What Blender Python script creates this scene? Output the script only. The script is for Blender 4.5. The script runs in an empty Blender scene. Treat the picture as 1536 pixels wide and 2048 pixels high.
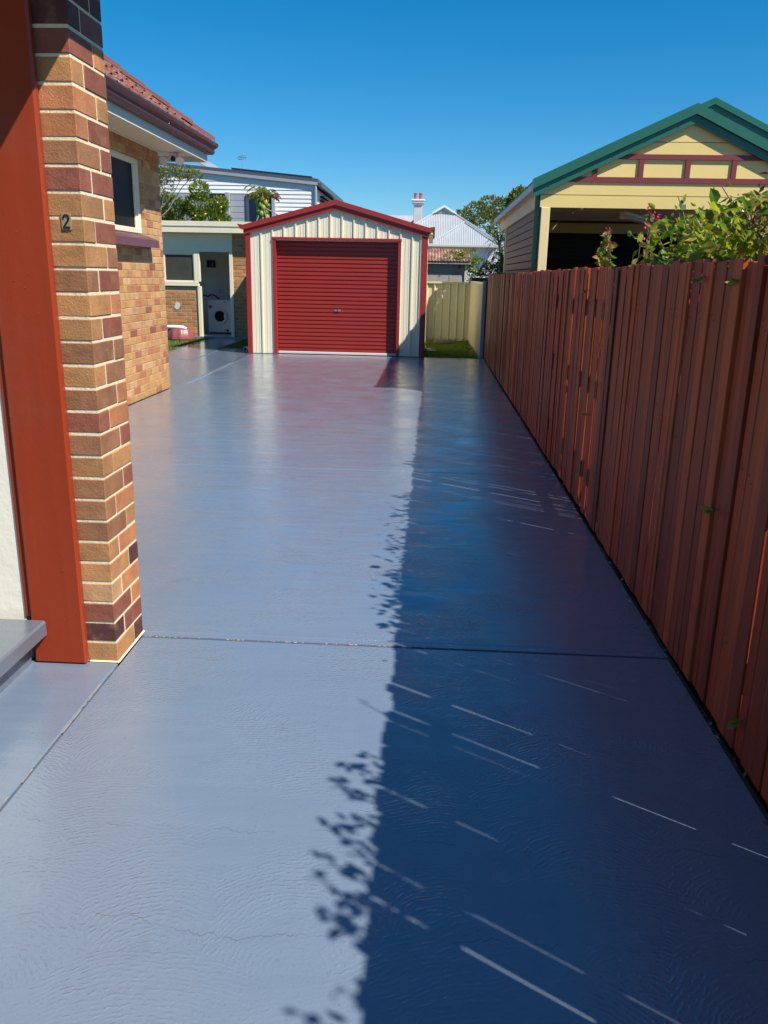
import bpy, math, random
from mathutils import Vector, Matrix, Euler
random.seed(7)
R = math.radians
sc = bpy.context.scene

# ------------------------------------------------------------------ camera
F_PX, PITCH, YAW, ROLL, EYE = 1630.64, 0.2814625, 0.0519672, 0.0196527, 1.55
cam = bpy.data.cameras.new('camera')
cam.sensor_fit = 'VERTICAL'
cam.sensor_height = 34.6
cam.sensor_width = 34.6 * 0.75
cam.lens = F_PX / 2048 * 34.6
cam.clip_start = 0.05
cam.clip_end = 1500
co = bpy.data.objects.new('camera', cam)
sc.collection.objects.link(co)
cp, sp, cy, sy = math.cos(PITCH), math.sin(PITCH), math.cos(YAW), math.sin(YAW)
fwd = Vector((-sy * cp, cy * cp, -sp))
rgt = Vector((cy, sy, 0))
up = rgt.cross(fwd)
r2 = rgt * math.cos(ROLL) + up * math.sin(ROLL)
u2 = up * math.cos(ROLL) - rgt * math.sin(ROLL)
co.matrix_world = Matrix(((r2.x, u2.x, -fwd.x, 0), (r2.y, u2.y, -fwd.y, 0), (r2.z, u2.z, -fwd.z, EYE), (0, 0, 0, 1)))
sc.camera = co

# ------------------------------------------------------------------ light
SUN = Vector((1.0, -0.65, 1.37)).normalized()
w = bpy.data.worlds.new('World')
sc.world = w
w.use_nodes = True
nt = w.node_tree
sky = nt.nodes.new('ShaderNodeTexSky')
sky.sky_type = 'NISHITA'
sky.sun_disc = False
sky.sun_elevation = math.asin(SUN.z)
sky.sun_rotation = math.atan2(SUN.x, SUN.y)
sky.air_density = 1.0
sky.dust_density = 0.0
sky.ozone_density = 10.0
bg = nt.nodes['Background']
grade = nt.nodes.new('ShaderNodeHueSaturation')      # the deep, clear blue of the photograph's sky
grade.inputs['Hue'].default_value = 0.489
grade.inputs['Saturation'].default_value = 1.255
nt.links.new(sky.outputs[0], grade.inputs['Color'])
nt.links.new(grade.outputs[0], bg.inputs[0])
bg.inputs[1].default_value = 0.087
sl = bpy.data.lights.new('sun', 'SUN')
sl.energy = 5.0
sl.angle = R(0.53)
sl.color = (1.0, 0.94, 0.85)
so = bpy.data.objects.new('sun', sl)
so.rotation_euler = SUN.to_track_quat('Z', 'Y').to_euler()
so.location = SUN * 60
sc.collection.objects.link(so)
vs = sc.view_settings
vs.view_transform = 'Standard'
vs.look = 'None'
vs.exposure = 0.5
vs.gamma = 1.0
vs.use_curve_mapping = False
sc.cycles.max_bounces = 8
sc.cycles.sample_clamp_indirect = 6

# ------------------------------------------------------------------ materials
def S(r, g, b):
    f = lambda c: (c / 255 / 12.92) if c / 255 <= .04045 else ((c / 255 + .055) / 1.055) ** 2.4
    return (f(r), f(g), f(b))

class NT:
    def __init__(s, m):
        s.t = m.node_tree
    def n(s, typ, **kw):
        nd = s.t.nodes.new(typ)
        for k, v in kw.items():
            if k.startswith('i_'):
                key = k[2:]
                nd.inputs[int(key) if key.isdigit() else key].default_value = v
            else:
                setattr(nd, k, v)
        return nd
    def l(s, a, b):
        s.t.links.new(a, b)
    def math(s, op, a, b=None, c=None):
        nd = s.n('ShaderNodeMath', operation=op)
        for i, v in enumerate((a, b, c)):
            if v is None: continue
            if isinstance(v, (int, float)): nd.inputs[i].default_value = v
            else: s.l(v, nd.inputs[i])
        return nd.outputs[0]
    def noise(s, vec, scale, detail=3, rough=.55):
        nd = s.n('ShaderNodeTexNoise', i_Scale=scale, i_Detail=detail, i_Roughness=rough)
        if vec is not None: s.l(vec, nd.inputs['Vector'])
        return nd.outputs[0]
    def ramp(s, fac, stops):
        nd = s.n('ShaderNodeValToRGB')
        e = nd.color_ramp.elements
        while len(e) < len(stops): e.new(.5)
        for q, (p, c) in zip(e, stops):
            q.position = p
            q.color = (*c, 1) if len(c) == 3 else c
        s.l(fac, nd.inputs[0])
        return nd.outputs[0]
    def mix(s, fac, a, b, mode='MIX'):
        nd = s.n('ShaderNodeMix', data_type='RGBA', blend_type=mode)
        for i, v in ((0, fac), (6, a), (7, b)):
            if isinstance(v, (int, float)): nd.inputs[i].default_value = v
            elif isinstance(v, tuple): nd.inputs[i].default_value = (*v, 1)
            else: s.l(v, nd.inputs[i])
        return nd.outputs[2]
    def vmul(s, vec, v):
        nd = s.n('ShaderNodeVectorMath', operation='MULTIPLY')
        s.l(vec, nd.inputs[0]); nd.inputs[1].default_value = v
        return nd.outputs[0]
    def vadd(s, a, b):
        nd = s.n('ShaderNodeVectorMath', operation='ADD')
        s.l(a, nd.inputs[0])
        if isinstance(b, tuple): nd.inputs[1].default_value = b
        else: s.l(b, nd.inputs[1])
        return nd.outputs[0]

def base_mat(name):
    m = bpy.data.materials.new(name)
    m.use_nodes = True
    t = NT(m)
    b = m.node_tree.nodes['Principled BSDF']
    tc = t.n('ShaderNodeTexCoord').outputs['Object']
    return m, t, b, tc

def bump(t, b, h, dist, strength=1.0):
    nd = t.n('ShaderNodeBump', i_Strength=strength, i_Distance=dist)
    t.l(h, nd.inputs['Height'])
    t.l(nd.outputs[0], b.inputs['Normal'])

def mat(name, col, rough=.55, var=.12, scale=6, bmp=0.0, bscale=60, rnd=0.0, stretch=(1, 1, 1), spec=.5, metal=0, dirt=0.0):
    m, t, b, tc = base_mat(name)
    v = t.vmul(tc, stretch)
    n = t.noise(v, scale, 4)
    k = t.math('MULTIPLY_ADD', n, 2 * var, 1 - var)
    oi = t.n('ShaderNodeObjectInfo')
    if rnd:
        k = t.math('MULTIPLY', k, t.math('MULTIPLY_ADD', oi.outputs['Random'], 2 * rnd, 1 - rnd))
    c = t.mix(1.0, (col[0], col[1], col[2]), k, 'MULTIPLY')
    if dirt:
        d = t.noise(tc, 2.3, 6, .65)
        c = t.mix(t.math('MULTIPLY', t.ramp(d, [(.5, (0, 0, 0)), (.72, (1, 1, 1))]), dirt), c, (.12, .1, .08))
    t.l(c, b.inputs['Base Color'])
    rn = t.math('MULTIPLY_ADD', t.noise(tc, scale * 2.1, 3), .18, rough - .09)
    t.l(rn, b.inputs['Roughness'])
    b.inputs['Metallic'].default_value = metal
    b.inputs['Specular IOR Level'].default_value = spec
    if bmp:
        bump(t, b, t.noise(tc, bscale, 5, .6), bmp)
    return m

M = {}
M['soil'] = mat('soil', (.07, .05, .035), .95, .4, 9, .02, 30)
M['cream_metal'] = mat('cream_metal', (.80, .74, .55), .42, .04, 2, .0006, 12, spec=.4)
M['red_metal'] = mat('red_metal', (.30, .030, .028), .38, .07, 3, .0004, 10, spec=.45)
M['door_red'] = mat('door_red', (.32, .028, .022), .36, .08, 2.5, .0003, 8, spec=.45)
M['dark_inside'] = mat('dark_inside', (.03, .03, .032), .8)
M['red_paint'] = mat('red_paint', (.28, .037, .011), .36, .16, 1.2, .0010, 22, stretch=(22, 22, .7), spec=.28, dirt=.12)
M['render_cream'] = mat('render_cream', (.80, .75, .62), .75, .05, 3, .004, 14)
M['cream_paint'] = mat('cream_paint', (.78, .72, .53), .5, .05, 4, .0008, 30, dirt=.04)
M['white_paint'] = mat('white_paint', (.78, .78, .76), .5, .05, 4, .0008, 30, rnd=.03)
M['grey_panel'] = mat('grey_panel', (.34, .36, .40), .5, .06, 3, rnd=.04)
M['soffit'] = mat('soffit', (.80, .62, .38), .6, .06, 2)
M['fascia_grey'] = mat('fascia_grey', (.58, .55, .47), .5, .08, 3)
M['gutter_maroon'] = mat('gutter_maroon', (.07, .022, .024), .3, .12, 5, .001, 20)
M['sill_maroon'] = mat('sill_maroon', (.13, .055, .07), .55, .18, 8, .002, 50)
M['yellow'] = mat('yellow', (.78, .60, .22), .5, .05, 3, .0008, 24, rnd=.03)
M['post_yellow'] = mat('post_yellow', (.76, .62, .32), .5, .05, 3, .0008, 24)
M['green_metal'] = mat('green_metal', (.018, .125, .085), .36, .12, 3, .0006, 9)
M['maroon_trim'] = mat('maroon_trim', (.19, .030, .036), .5, .08, 5)
M['brown_slat'] = mat('brown_slat', (.27, .14, .075), .6, .2, 5, .003, 40, rnd=.15, stretch=(1, .15, 1))
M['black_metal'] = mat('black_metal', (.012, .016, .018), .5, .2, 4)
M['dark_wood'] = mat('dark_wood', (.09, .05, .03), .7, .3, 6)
M['grey_metal'] = mat('grey_metal', (.30, .33, .37), .45, .1, 4)
M['steel'] = mat('steel', (.6, .6, .62), .28, .08, 20, metal=.9)
M['rail_metal'] = mat('rail_metal', (.72, .70, .66), .4, .08, 6)
M['roof_dark'] = mat('roof_dark', (.075, .085, .105), .4, .1, 2)
M['solar'] = mat('solar', (.012, .02, .05), .18, .1, 4)
M['cbond'] = mat('cbond', (.66, .60, .38), .45, .05, 3, .0006, 12, dirt=.08)
M['bark'] = mat('bark', (.16, .12, .08), .9, .35, 14, .02, 26)
M['pale_bark'] = mat('pale_bark', (.32, .27, .2), .9, .3, 14, .02, 26)
M['pvc'] = mat('pvc', (.78, .78, .76), .35, .04, 6)
M['appliance'] = mat('appliance', (.84, .86, .88), .25, .02, 5)
M['rubber'] = mat('rubber', (.018, .018, .02), .5, .1, 8)
M['wallboard'] = mat('wallboard', (.78, .74, .62), .7, .06, 3)
M['tile_white'] = mat('tile_white', (.80, .80, .78), .25, .04, 5, rnd=.05)
M['basin'] = mat('basin', (.28, .075, .08), .42, .12, 7)
M['chimney'] = mat('chimney', (.55, .54, .53), .7, .08, 4)
M['pot'] = mat('pot', (.36, .12, .075), .7, .1, 6)
M['iron_grey'] = mat('iron_grey', (.47, .49, .51), .42, .10, 2, metal=.25)
M['render_grey'] = mat('render_grey', (.40, .36, .33), .85, .22, 5, .01, 30, dirt=.3)
M['house_white'] = mat('house_white', (.74, .75, .76), .6, .05, 2)
M['sticker_red'] = mat('sticker_red', (.55, .03, .04), .4)
M['sticker_black'] = mat('sticker_black', (.015, .015, .02), .4)
M['blue_plastic'] = mat('blue_plastic', (.05, .28, .5), .3)
M['paper'] = mat('paper', (.62, .60, .56), .7)
M['stone'] = mat('stone', (.12, .08, .06), .9, .3, 9, .02, 20)
M['number_plate'] = mat('number_plate', (.30, .22, .12), .35, .1, 20)
M['number_black'] = mat('number_black', (.012, .012, .011), .4)
M['box_black'] = mat('box_black', (.014, .010, .012), .45)
M['lemon'] = mat('lemon', (.72, .42, .03), .5, .1, 6)
M['flower'] = mat('flower', (.42, .03, .09), .6, .2, 6)
M['dead'] = mat('dead', (.24, .13, .06), .85, .3, 10)

def glass_mat(name, col, rough):
    m, t, b, tc = base_mat(name)
    n = t.noise(tc, 3, 4)
    t.l(t.mix(n, (col[0] * .6, col[1] * .6, col[2] * .6), (col[0] * 1.5, col[1] * 1.5, col[2] * 1.5)), b.inputs['Base Color'])
    b.inputs['Roughness'].default_value = rough
    b.inputs['Specular IOR Level'].default_value = .15
    return m
M['glass_dark'] = glass_mat('glass_dark', (.010, .011, .014), .45)
M['glass_frost'] = glass_mat('glass_frost', (.055, .058, .05), .3)
M['glass_blue'] = glass_mat('glass_blue', (.012, .022, .05), .12)

def paint_concrete(name, swirl=1.0, base=(.170, .220, .296), gloss=.22):
    """grey-blue paving paint rolled over swirl-trowelled concrete"""
    m, t, b, tc = base_mat(name)
    # trowel fans: rings about jittered centres, cut where the next fan overlaps
    wob = t.n('ShaderNodeTexNoise', i_Scale=5.0, i_Detail=2.0)
    t.l(tc, wob.inputs['Vector'])
    p = t.vadd(tc, t.vmul(t.vadd(wob.outputs['Color'], (-.5, -.5, -.5)), (.07, .07, 0)))
    p = t.vmul(p, (2.7, 2.7, 0))
    vo = t.n('ShaderNodeTexVoronoi', voronoi_dimensions='2D', feature='F1', i_Scale=1.0, i_Randomness=.85)
    t.l(p, vo.inputs['Vector'])
    ctr = t.vadd(vo.outputs['Position'], (.16, -.78, 0))
    dist = t.n('ShaderNodeVectorMath', operation='DISTANCE')
    t.l(p, dist.inputs[0]); t.l(ctr, dist.inputs[1])
    dd = t.math('MULTIPLY_ADD', t.noise(tc, 42, 2), .05, dist.outputs['Value'])
    ring = t.math('MULTIPLY_ADD', t.math('SINE', t.math('MULTIPLY', dd, 150.0)), .5, .5)
    ring = t.math('POWER', ring, 1.6)
    brk = t.ramp(t.noise(tc, 52, 4), [(.40, (0, 0, 0)), (.60, (1, 1, 1))])
    area = t.ramp(t.noise(tc, 2.2, 2), [(.38, (.08, .08, .08)), (.62, (1, 1, 1))])
    h = t.math('MULTIPLY', t.math('MULTIPLY', ring, brk), t.math('MULTIPLY', area, swirl))
    fine = t.noise(tc, 130, 2)
    low = t.noise(t.vmul(tc, (1, 3.4, 1)), 1.9, 2)
    h = t.math('ADD', h, t.math('MULTIPLY', fine, .55))
    h = t.math('MULTIPLY_ADD', low, 4.5, h)
    bump(t, b, h, .0014, 1.0)
    blot = t.noise(tc, 1.1, 5, .6)
    sp_ = t.noise(tc, 70, 3)
    c = t.mix(blot, (base[0] * .86, base[1] * .88, base[2] * .9), (base[0] * 1.14, base[1] * 1.13, base[2] * 1.1))
    c = t.mix(t.ramp(sp_, [(.62, (0, 0, 0)), (.8, (.5, .5, .5))]), c, (base[0] * .55, base[1] * .57, base[2] * .6))
    st = t.noise(t.vmul(tc, (1.6, .5, 1)), 1.3, 6, .7)
    c = t.mix(t.ramp(st, [(.54, (0, 0, 0)), (.74, (.28, .28, .28))]), c, (base[0] * 1.35, base[1] * 1.3, base[2] * 1.2))
    st2 = t.noise(t.vadd(tc, (3.1, 9.2, 0)), 3.7, 6, .72)
    c = t.mix(t.ramp(st2, [(.60, (0, 0, 0)), (.72, (.35, .35, .35))]), c, (base[0] * .6, base[1] * .62, base[2] * .66))
    # hairline cracks: thin crooked lines across the slab
    sx = t.n('ShaderNodeSeparateXYZ'); t.l(tc, sx.inputs[0])
    cr = None
    for y0, ph in ((5.28, .0), (1.98, 3.0), (1.62, 7.0)):
        nn = t.n('ShaderNodeTexNoise', noise_dimensions='2D', i_Scale=1.7, i_Detail=6.0, i_Roughness=.7)
        cv = t.n('ShaderNodeCombineXYZ'); t.l(sx.outputs[0], cv.inputs[0]); cv.inputs[1].default_value = ph
        t.l(cv.outputs[0], nn.inputs['Vector'])
        yy = t.math('ABSOLUTE', t.math('SUBTRACT', t.math('SUBTRACT', sx.outputs[1], y0), t.math('MULTIPLY_ADD', nn.outputs[0], .22, -.11)))
        q = t.math('LESS_THAN', yy, .0016)
        cr = q if cr is None else t.math('MAXIMUM', cr, q)
    cr = t.math('MULTIPLY', cr, t.ramp(t.noise(tc, 7, 2), [(.48, (0, 0, 0)), (.56, (1, 1, 1))]))
    c = t.mix(t.math('MULTIPLY', cr, .55), c, (.10, .10, .10))
    t.l(c, b.inputs['Base Color'])
    t.l(t.math('MULTIPLY_ADD', t.noise(tc, 3.1, 5, .65), .16, gloss - .08), b.inputs['Roughness'])
    b.inputs['Specular IOR Level'].default_value = .6
    b.inputs['Coat Weight'].default_value = .8
    b.inputs['Coat Roughness'].default_value = .17
    b.inputs['Coat IOR'].default_value = 1.55
    t.l(b.inputs['Normal'].links[0].from_socket, b.inputs['Coat Normal'])
    return m
M['paving'] = paint_concrete('paving_paint')
M['paving_step'] = paint_concrete('paving_paint_step', .12, (.12, .15, .19), .3)
M['paving_smooth'] = paint_concrete('paving_paint_smooth', .12, (.160, .210, .290), .22)

def brick_mat(name, island=False, tint=1.0):
    m, t, b, tc = base_mat(name)
    if island:
        r = t.n('ShaderNodeNewGeometry').outputs['Random Per Island']
        c0 = t.ramp(r, [(0, (.42, .20, .075)), (.35, (.47, .245, .10)), (.6, (.40, .17, .07)), (.8, (.50, .28, .13)), (1, (.34, .13, .06))])
    else:
        c0 = t.n('ShaderNodeObjectInfo').outputs['Color']
    oi = t.n('ShaderNodeObjectInfo')
    off = t.n('ShaderNodeCombineXYZ')
    t.l(t.math('MULTIPLY', oi.outputs['Random'], 37.0), off.inputs[0])
    t.l(t.math('MULTIPLY', oi.outputs['Random'], 91.0), off.inputs[2])
    v = t.vadd(tc, off.outputs[0])
    n = t.noise(v, 9, 5, .65)
    c = t.mix(1.0, c0, t.math('MULTIPLY_ADD', n, 1.1, .45), 'MULTIPLY')
    sp_ = t.noise(v, 120, 3, .7)
    c = t.mix(t.ramp(sp_, [(.58, (0, 0, 0)), (.72, (.55, .55, .55))]), c, (.09, .05, .035))
    c = t.mix(t.ramp(t.noise(v, 16, 2), [(.55, (0, 0, 0)), (.8, (.45, .45, .45))]), c, (.36, .22, .11))
    t.l(c, b.inputs['Base Color'])
    b.inputs['Roughness'].default_value = .72
    b.inputs['Specular IOR Level'].default_value = .35
    hh = t.math('ADD', t.noise(v, 150, 4, .7), t.math('MULTIPLY', t.noise(v, 22, 3), 1.2))
    bump(t, b, hh, .0026)
    return m
M['brick'] = brick_mat('brick')
M['brick_mass'] = brick_mat('brick_mass', True)
M['mortar_cream'] = mat('mortar_cream', (.76, .66, .45), .8, .1, 14, .004, 90)
M['mortar_tan'] = mat('mortar_tan', (.46, .36, .24), .9, .25, 14, .004, 90)

def wood_mat():
    m, t, b, tc = base_mat('stained_paling')
    oi = t.n('ShaderNodeObjectInfo')
    off = t.n('ShaderNodeCombineXYZ')
    t.l(t.math('MULTIPLY', oi.outputs['Random'], 53.0), off.inputs[1])
    v = t.vadd(tc, off.outputs[0])
    grain = t.noise(t.vmul(v, (30, 60, 1.6)), 1.6, 5, .6)
    blot = t.noise(t.vmul(v, (3, 6, 1.1)), 1.5, 4)
    tone = t.ramp(oi.outputs['Random'], [(0, (.22, .032, .013)), (.2, (.38, .060, .019)), (.4, (.19, .034, .018)), (.6, (.32, .050, .017)), (.8, (.47, .090, .026)), (1, (.14, .027, .015))])
    c = t.mix(1.0, tone, t.math('MULTIPLY_ADD', grain, 1.2, .4), 'MULTIPLY')
    c = t.mix(t.ramp(blot, [(.5, (0, 0, 0)), (.75, (.6, .6, .6))]), c, (.15, .038, .022))
    c = t.mix(t.ramp(t.noise(v, 11, 3), [(.68, (0, 0, 0)), (.74, (.8, .8, .8))]), c, (.05, .018, .012))
    streak = t.noise(t.vmul(v, (10, 90, .7)), 1.3, 4, .6)
    c = t.mix(t.ramp(streak, [(.56, (0, 0, 0)), (.70, (.5, .5, .5))]), c, (.36, .11, .06))
    c = t.mix(t.ramp(streak, [(.30, (.75, .75, .75)), (.42, (0, 0, 0))]), c, (.06, .018, .014))
    t.l(c, b.inputs['Base Color'])
    t.l(t.math('MULTIPLY_ADD', grain, .2, .40), b.inputs['Roughness'])
    b.inputs['Specular IOR Level'].default_value = .22
    bump(t, b, grain, .0014)
    return m
M['paling'] = wood_mat()

def tile_mat():
    m, t, b, tc = base_mat('terracotta')
    oi = t.n('ShaderNodeObjectInfo')
    off = t.n('ShaderNodeCombineXYZ')
    t.l(t.math('MULTIPLY', oi.outputs['Random'], 53.0), off.inputs[0])
    v = t.vadd(tc, off.outputs[0])
    c = t.mix(oi.outputs['Random'], (.12, .036, .028), (.19, .055, .036))
    c = t.mix(t.ramp(t.noise(v, 14, 5, .7), [(.54, (0, 0, 0)), (.66, (1, 1, 1))]), c, (.30, .13, .055))
    c = t.mix(t.ramp(t.noise(t.vadd(v, (9, 3, 1)), 22, 4, .7), [(.56, (0, 0, 0)), (.66, (1, 1, 1))]), c, (.26, .23, .18))
    t.l(c, b.inputs['Base Color'])
    b.inputs['Roughness'].default_value = .75
    bump(t, b, t.noise(v, 60, 4), .003)
    return m
M['tile'] = tile_mat()
M['tile_cap'] = mat('tile_cap', (.13, .036, .032), .7, .2, 8, .003, 50, rnd=.1)

def rust_mat():
    m, t, b, tc = base_mat('rusty_iron')
    n = t.noise(t.vmul(tc, (3, 1, 1)), 2.2, 5, .7)
    t.l(t.ramp(n, [(.3, (.40, .36, .32)), (.5, (.30, .12, .07)), (.7, (.16, .05, .035))]), b.inputs['Base Color'])
    b.inputs['Roughness'].default_value = .8
    return m
M['rust'] = rust_mat()

def leaf_mat(name, stops, trans=.35, rough=.42):
    m = bpy.data.materials.new(name)
    m.use_nodes = True
    t = NT(m)
    b = m.node_tree.nodes['Principled BSDF']
    out = m.node_tree.nodes['Material Output']
    r1 = t.n('ShaderNodeNewGeometry').outputs['Random Per Island']
    r2_ = t.n('ShaderNodeObjectInfo').outputs['Random']
    fr = t.math('FRACT', t.math('ADD', r1, r2_))
    c = t.ramp(fr, stops)
    t.l(c, b.inputs['Base Color'])
    b.inputs['Roughness'].default_value = rough
    tr = t.n('ShaderNodeBsdfTranslucent')
    t.l(t.mix(1.0, c, (1.0, 1.15, .45), 'MULTIPLY'), tr.inputs['Color'])
    mx = t.n('ShaderNodeMixShader', i_0=trans)
    t.l(b.outputs[0], mx.inputs[1]); t.l(tr.outputs[0], mx.inputs[2])
    t.l(mx.outputs[0], out.inputs['Surface'])
    return m
M['leaf_bush'] = leaf_mat('leaf_bush', [(0, (.06, .14, .022)), (.25, (.15, .25, .028)), (.5, (.32, .37, .035)), (.75, (.50, .46, .05)), (.9, (.30, .18, .07)), (1, (.07, .15, .03))], .45, .32)
M['leaf_mix'] = leaf_mat('leaf_mix', [(0, (.07, .15, .02)), (.4, (.2, .28, .035)), (.7, (.36, .36, .05)), (.9, (.42, .22, .1)), (1, (.25, .14, .08))], .4)
M['leaf_lemon'] = leaf_mat('leaf_lemon', [(0, (.08, .15, .02)), (.4, (.16, .24, .025)), (.75, (.28, .32, .035)), (1, (.10, .17, .03))], .35)
M['leaf_olive'] = leaf_mat('leaf_olive', [(0, (.08, .12, .03)), (.5, (.17, .2, .05)), (1, (.26, .26, .07))], .3)
M['leaf_far'] = leaf_mat('leaf_far', [(0, (.06, .10, .02)), (.5, (.15, .17, .03)), (1, (.26, .24, .05))], .25, .6)
M['leaf_papaya'] = leaf_mat('leaf_papaya', [(0, (.08, .14, .02)), (.6, (.2, .24, .04)), (1, (.3, .3, .06))], .35)
M['leaf_dark'] = leaf_mat('leaf_dark', [(0, (.012, .02, .012)), (.7, (.03, .045, .022)), (1, (.06, .07, .03))], .1)
M['grass'] = leaf_mat('grass', [(0, (.07, .14, .012)), (.5, (.14, .21, .02)), (1, (.22, .25, .04))], .3, .6)
M['litter'] = leaf_mat('litter', [(0, (.2, .14, .07)), (.5, (.35, .3, .18)), (.8, (.1, .17, .04)), (1, (.1, .06, .03))], .2, .7)
M['fruit'] = leaf_mat('fruit', [(0, (.13, .26, .04)), (.45, (.26, .34, .04)), (.65, (.55, .42, .04)), (1, (.62, .30, .02))], .0, .4)
M['turf'] = mat('turf', (.075, .115, .018), .95, .35, 7, .03, 40)

# ------------------------------------------------------------------ geometry helpers
COL = sc.collection

class MB:
    def __init__(s):
        s.v, s.f = [], []
    def add(s, vs_, fs_):
        o = len(s.v)
        s.v += [tuple(p) for p in vs_]
        s.f += [tuple(i + o for i in f) for f in fs_]
        return s
    def box(s, x0, x1, y0, y1, z0, z1):
        return s.add([(x0, y0, z0), (x1, y0, z0), (x1, y1, z0), (x0, y1, z0), (x0, y0, z1), (x1, y0, z1), (x1, y1, z1), (x0, y1, z1)],
                     [(0, 3, 2, 1), (4, 5, 6, 7), (0, 1, 5, 4), (1, 2, 6, 5), (2, 3, 7, 6), (3, 0, 4, 7)])
    def cbox(s, x0, x1, y0, y1, z0, z1, c=.004):
        """box with chamfered edges"""
        vs_, idx = [], {}
        X, Y, Z = (x0, x1), (y0, y1), (z0, z1)
        sg = (1, -1)
        for i in (0, 1):
            for j in (0, 1):
                for k in (0, 1):
                    p = (X[i], Y[j], Z[k]); q = (X[i] + sg[i] * c, Y[j] + sg[j] * c, Z[k] + sg[k] * c)
                    idx[i, j, k, 0] = len(vs_); vs_.append((p[0], q[1], q[2]))
                    idx[i, j, k, 1] = len(vs_); vs_.append((q[0], p[1], q[2]))
                    idx[i, j, k, 2] = len(vs_); vs_.append((q[0], q[1], p[2]))
        fs = []
        def face(l):
            # orient outward from the box centre
            P = [Vector(vs_[a]) for a in l]
            n = (P[1] - P[0]).cross(P[2] - P[0])
            cen = Vector(((x0 + x1) / 2, (y0 + y1) / 2, (z0 + z1) / 2))
            m = sum(P, Vector()) / len(P) - cen
            fs.append(tuple(l) if n.dot(m) > 0 else tuple(reversed(l)))
        for a in (0, 1):
            face([idx[a, 0, 0, 0], idx[a, 1, 0, 0], idx[a, 1, 1, 0], idx[a, 0, 1, 0]])
            face([idx[0, a, 0, 1], idx[1, a, 0, 1], idx[1, a, 1, 1], idx[0, a, 1, 1]])
            face([idx[0, 0, a, 2], idx[1, 0, a, 2], idx[1, 1, a, 2], idx[0, 1, a, 2]])
        for a in (0, 1):
            for b_ in (0, 1):
                face([idx[a, b_, 0, 0], idx[a, b_, 1, 0], idx[a, b_, 1, 1], idx[a, b_, 0, 1]])
                face([idx[a, 0, b_, 0], idx[a, 1, b_, 0], idx[a, 1, b_, 2], idx[a, 0, b_, 2]])
                face([idx[0, a, b_, 1], idx[1, a, b_, 1], idx[1, a, b_, 2], idx[0, a, b_, 2]])
        for i in (0, 1):
            for j in (0, 1):
                for k in (0, 1):
                    face([idx[i, j, k, 0], idx[i, j, k, 1], idx[i, j, k, 2]])
        return s.add(vs_, fs)
    def prism(s, poly, a0, a1, axis='y'):
        """extrude polygon: axis y -> poly is (x,z); x -> (y,z); z -> (x,y)"""
        def P(u, v, a):
            return {'y': (u, a, v), 'x': (a, u, v), 'z': (u, v, a)}[axis]
        n = len(poly)
        vs_ = [P(u, v, a0) for u, v in poly] + [P(u, v, a1) for u, v in poly]
        fs = [tuple(range(n)), tuple(range(2 * n - 1, n - 1, -1))] + [(i, (i + 1) % n + 0, (i + 1) % n + n, i + n) for i in range(n)]
        # fix orientation
        area = sum(poly[i][0] * poly[(i + 1) % n][1] - poly[(i + 1) % n][0] * poly[i][1] for i in range(n))
        flip = (area > 0) if axis in 'xz' else (area < 0)
        if (a1 < a0): flip = not flip
        if not flip: pass
        fs2 = fs if not flip else [tuple(reversed(f)) for f in fs]
        fs2 = [tuple(reversed(f)) for f in fs2] if axis == 'y' else fs2
        return s.add(vs_, fs2)
    def tube(s, pts, rad, n=8, cap=True):
        pts = [Vector(p) for p in pts]
        rs = rad if isinstance(rad, (list, tuple)) else [rad] * len(pts)
        rings = []
        prev = None
        for i, p in enumerate(pts):
            d = (pts[min(i + 1, len(pts) - 1)] - pts[max(i - 1, 0)]).normalized()
            a = d.orthogonal().normalized() if prev is None else (prev - d * prev.dot(d)).normalized()
            prev = a
            b_ = d.cross(a)
            rings.append([p + (a * math.cos(2 * math.pi * k / n) + b_ * math.sin(2 * math.pi * k / n)) * rs[i] for k in range(n)])
        vs_ = [q for r_ in rings for q in r_]
        fs = [(i * n + k, i * n + (k + 1) % n, (i + 1) * n + (k + 1) % n, (i + 1) * n + k) for i in range(len(pts) - 1) for k in range(n)]
        if cap:
            fs += [tuple(reversed(range(n))), tuple(range((len(pts) - 1) * n, len(pts) * n))]
        return s.add(vs_, fs)
    def lathe(s, prof, cx, cy, n=20, lobes=0, amp=0):
        vs_ = []
        for r_, z in prof:
            for k in range(n):
                a = 2 * math.pi * k / n
                rr = r_ * (1 + amp * math.cos(lobes * a))
                vs_.append((cx + rr * math.cos(a), cy + rr * math.sin(a), z))
        m = len(prof)
        fs = [(i * n + k, i * n + (k + 1) % n, (i + 1) * n + (k + 1) % n, (i + 1) * n + k) for i in range(m - 1) for k in range(n)]
        fs += [tuple(reversed(range(n))), tuple(range((m - 1) * n, m * n))]
        return s.add(vs_, fs)
    def ellipsoid(s, c, rx, ry, rz, nu=8, nv=6):
        vs_ = [(c[0], c[1], c[2] - rz)]
        for j in range(1, nv):
            ph = -math.pi / 2 + math.pi * j / nv
            for k in range(nu):
                a = 2 * math.pi * k / nu
                vs_.append((c[0] + rx * math.cos(ph) * math.cos(a), c[1] + ry * math.cos(ph) * math.sin(a), c[2] + rz * math.sin(ph)))
        vs_.append((c[0], c[1], c[2] + rz))
        fs = [(0, 1 + (k + 1) % nu, 1 + k) for k in range(nu)]
        for j in range(nv - 2):
            o = 1 + j * nu
            fs += [(o + k, o + (k + 1) % nu, o + nu + (k + 1) % nu, o + nu + k) for k in range(nu)]
        o = 1 + (nv - 2) * nu
        fs += [(o + k, o + (k + 1) % nu, len(vs_) - 1) for k in range(nu)]
        return s.add(vs_, fs)
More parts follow.
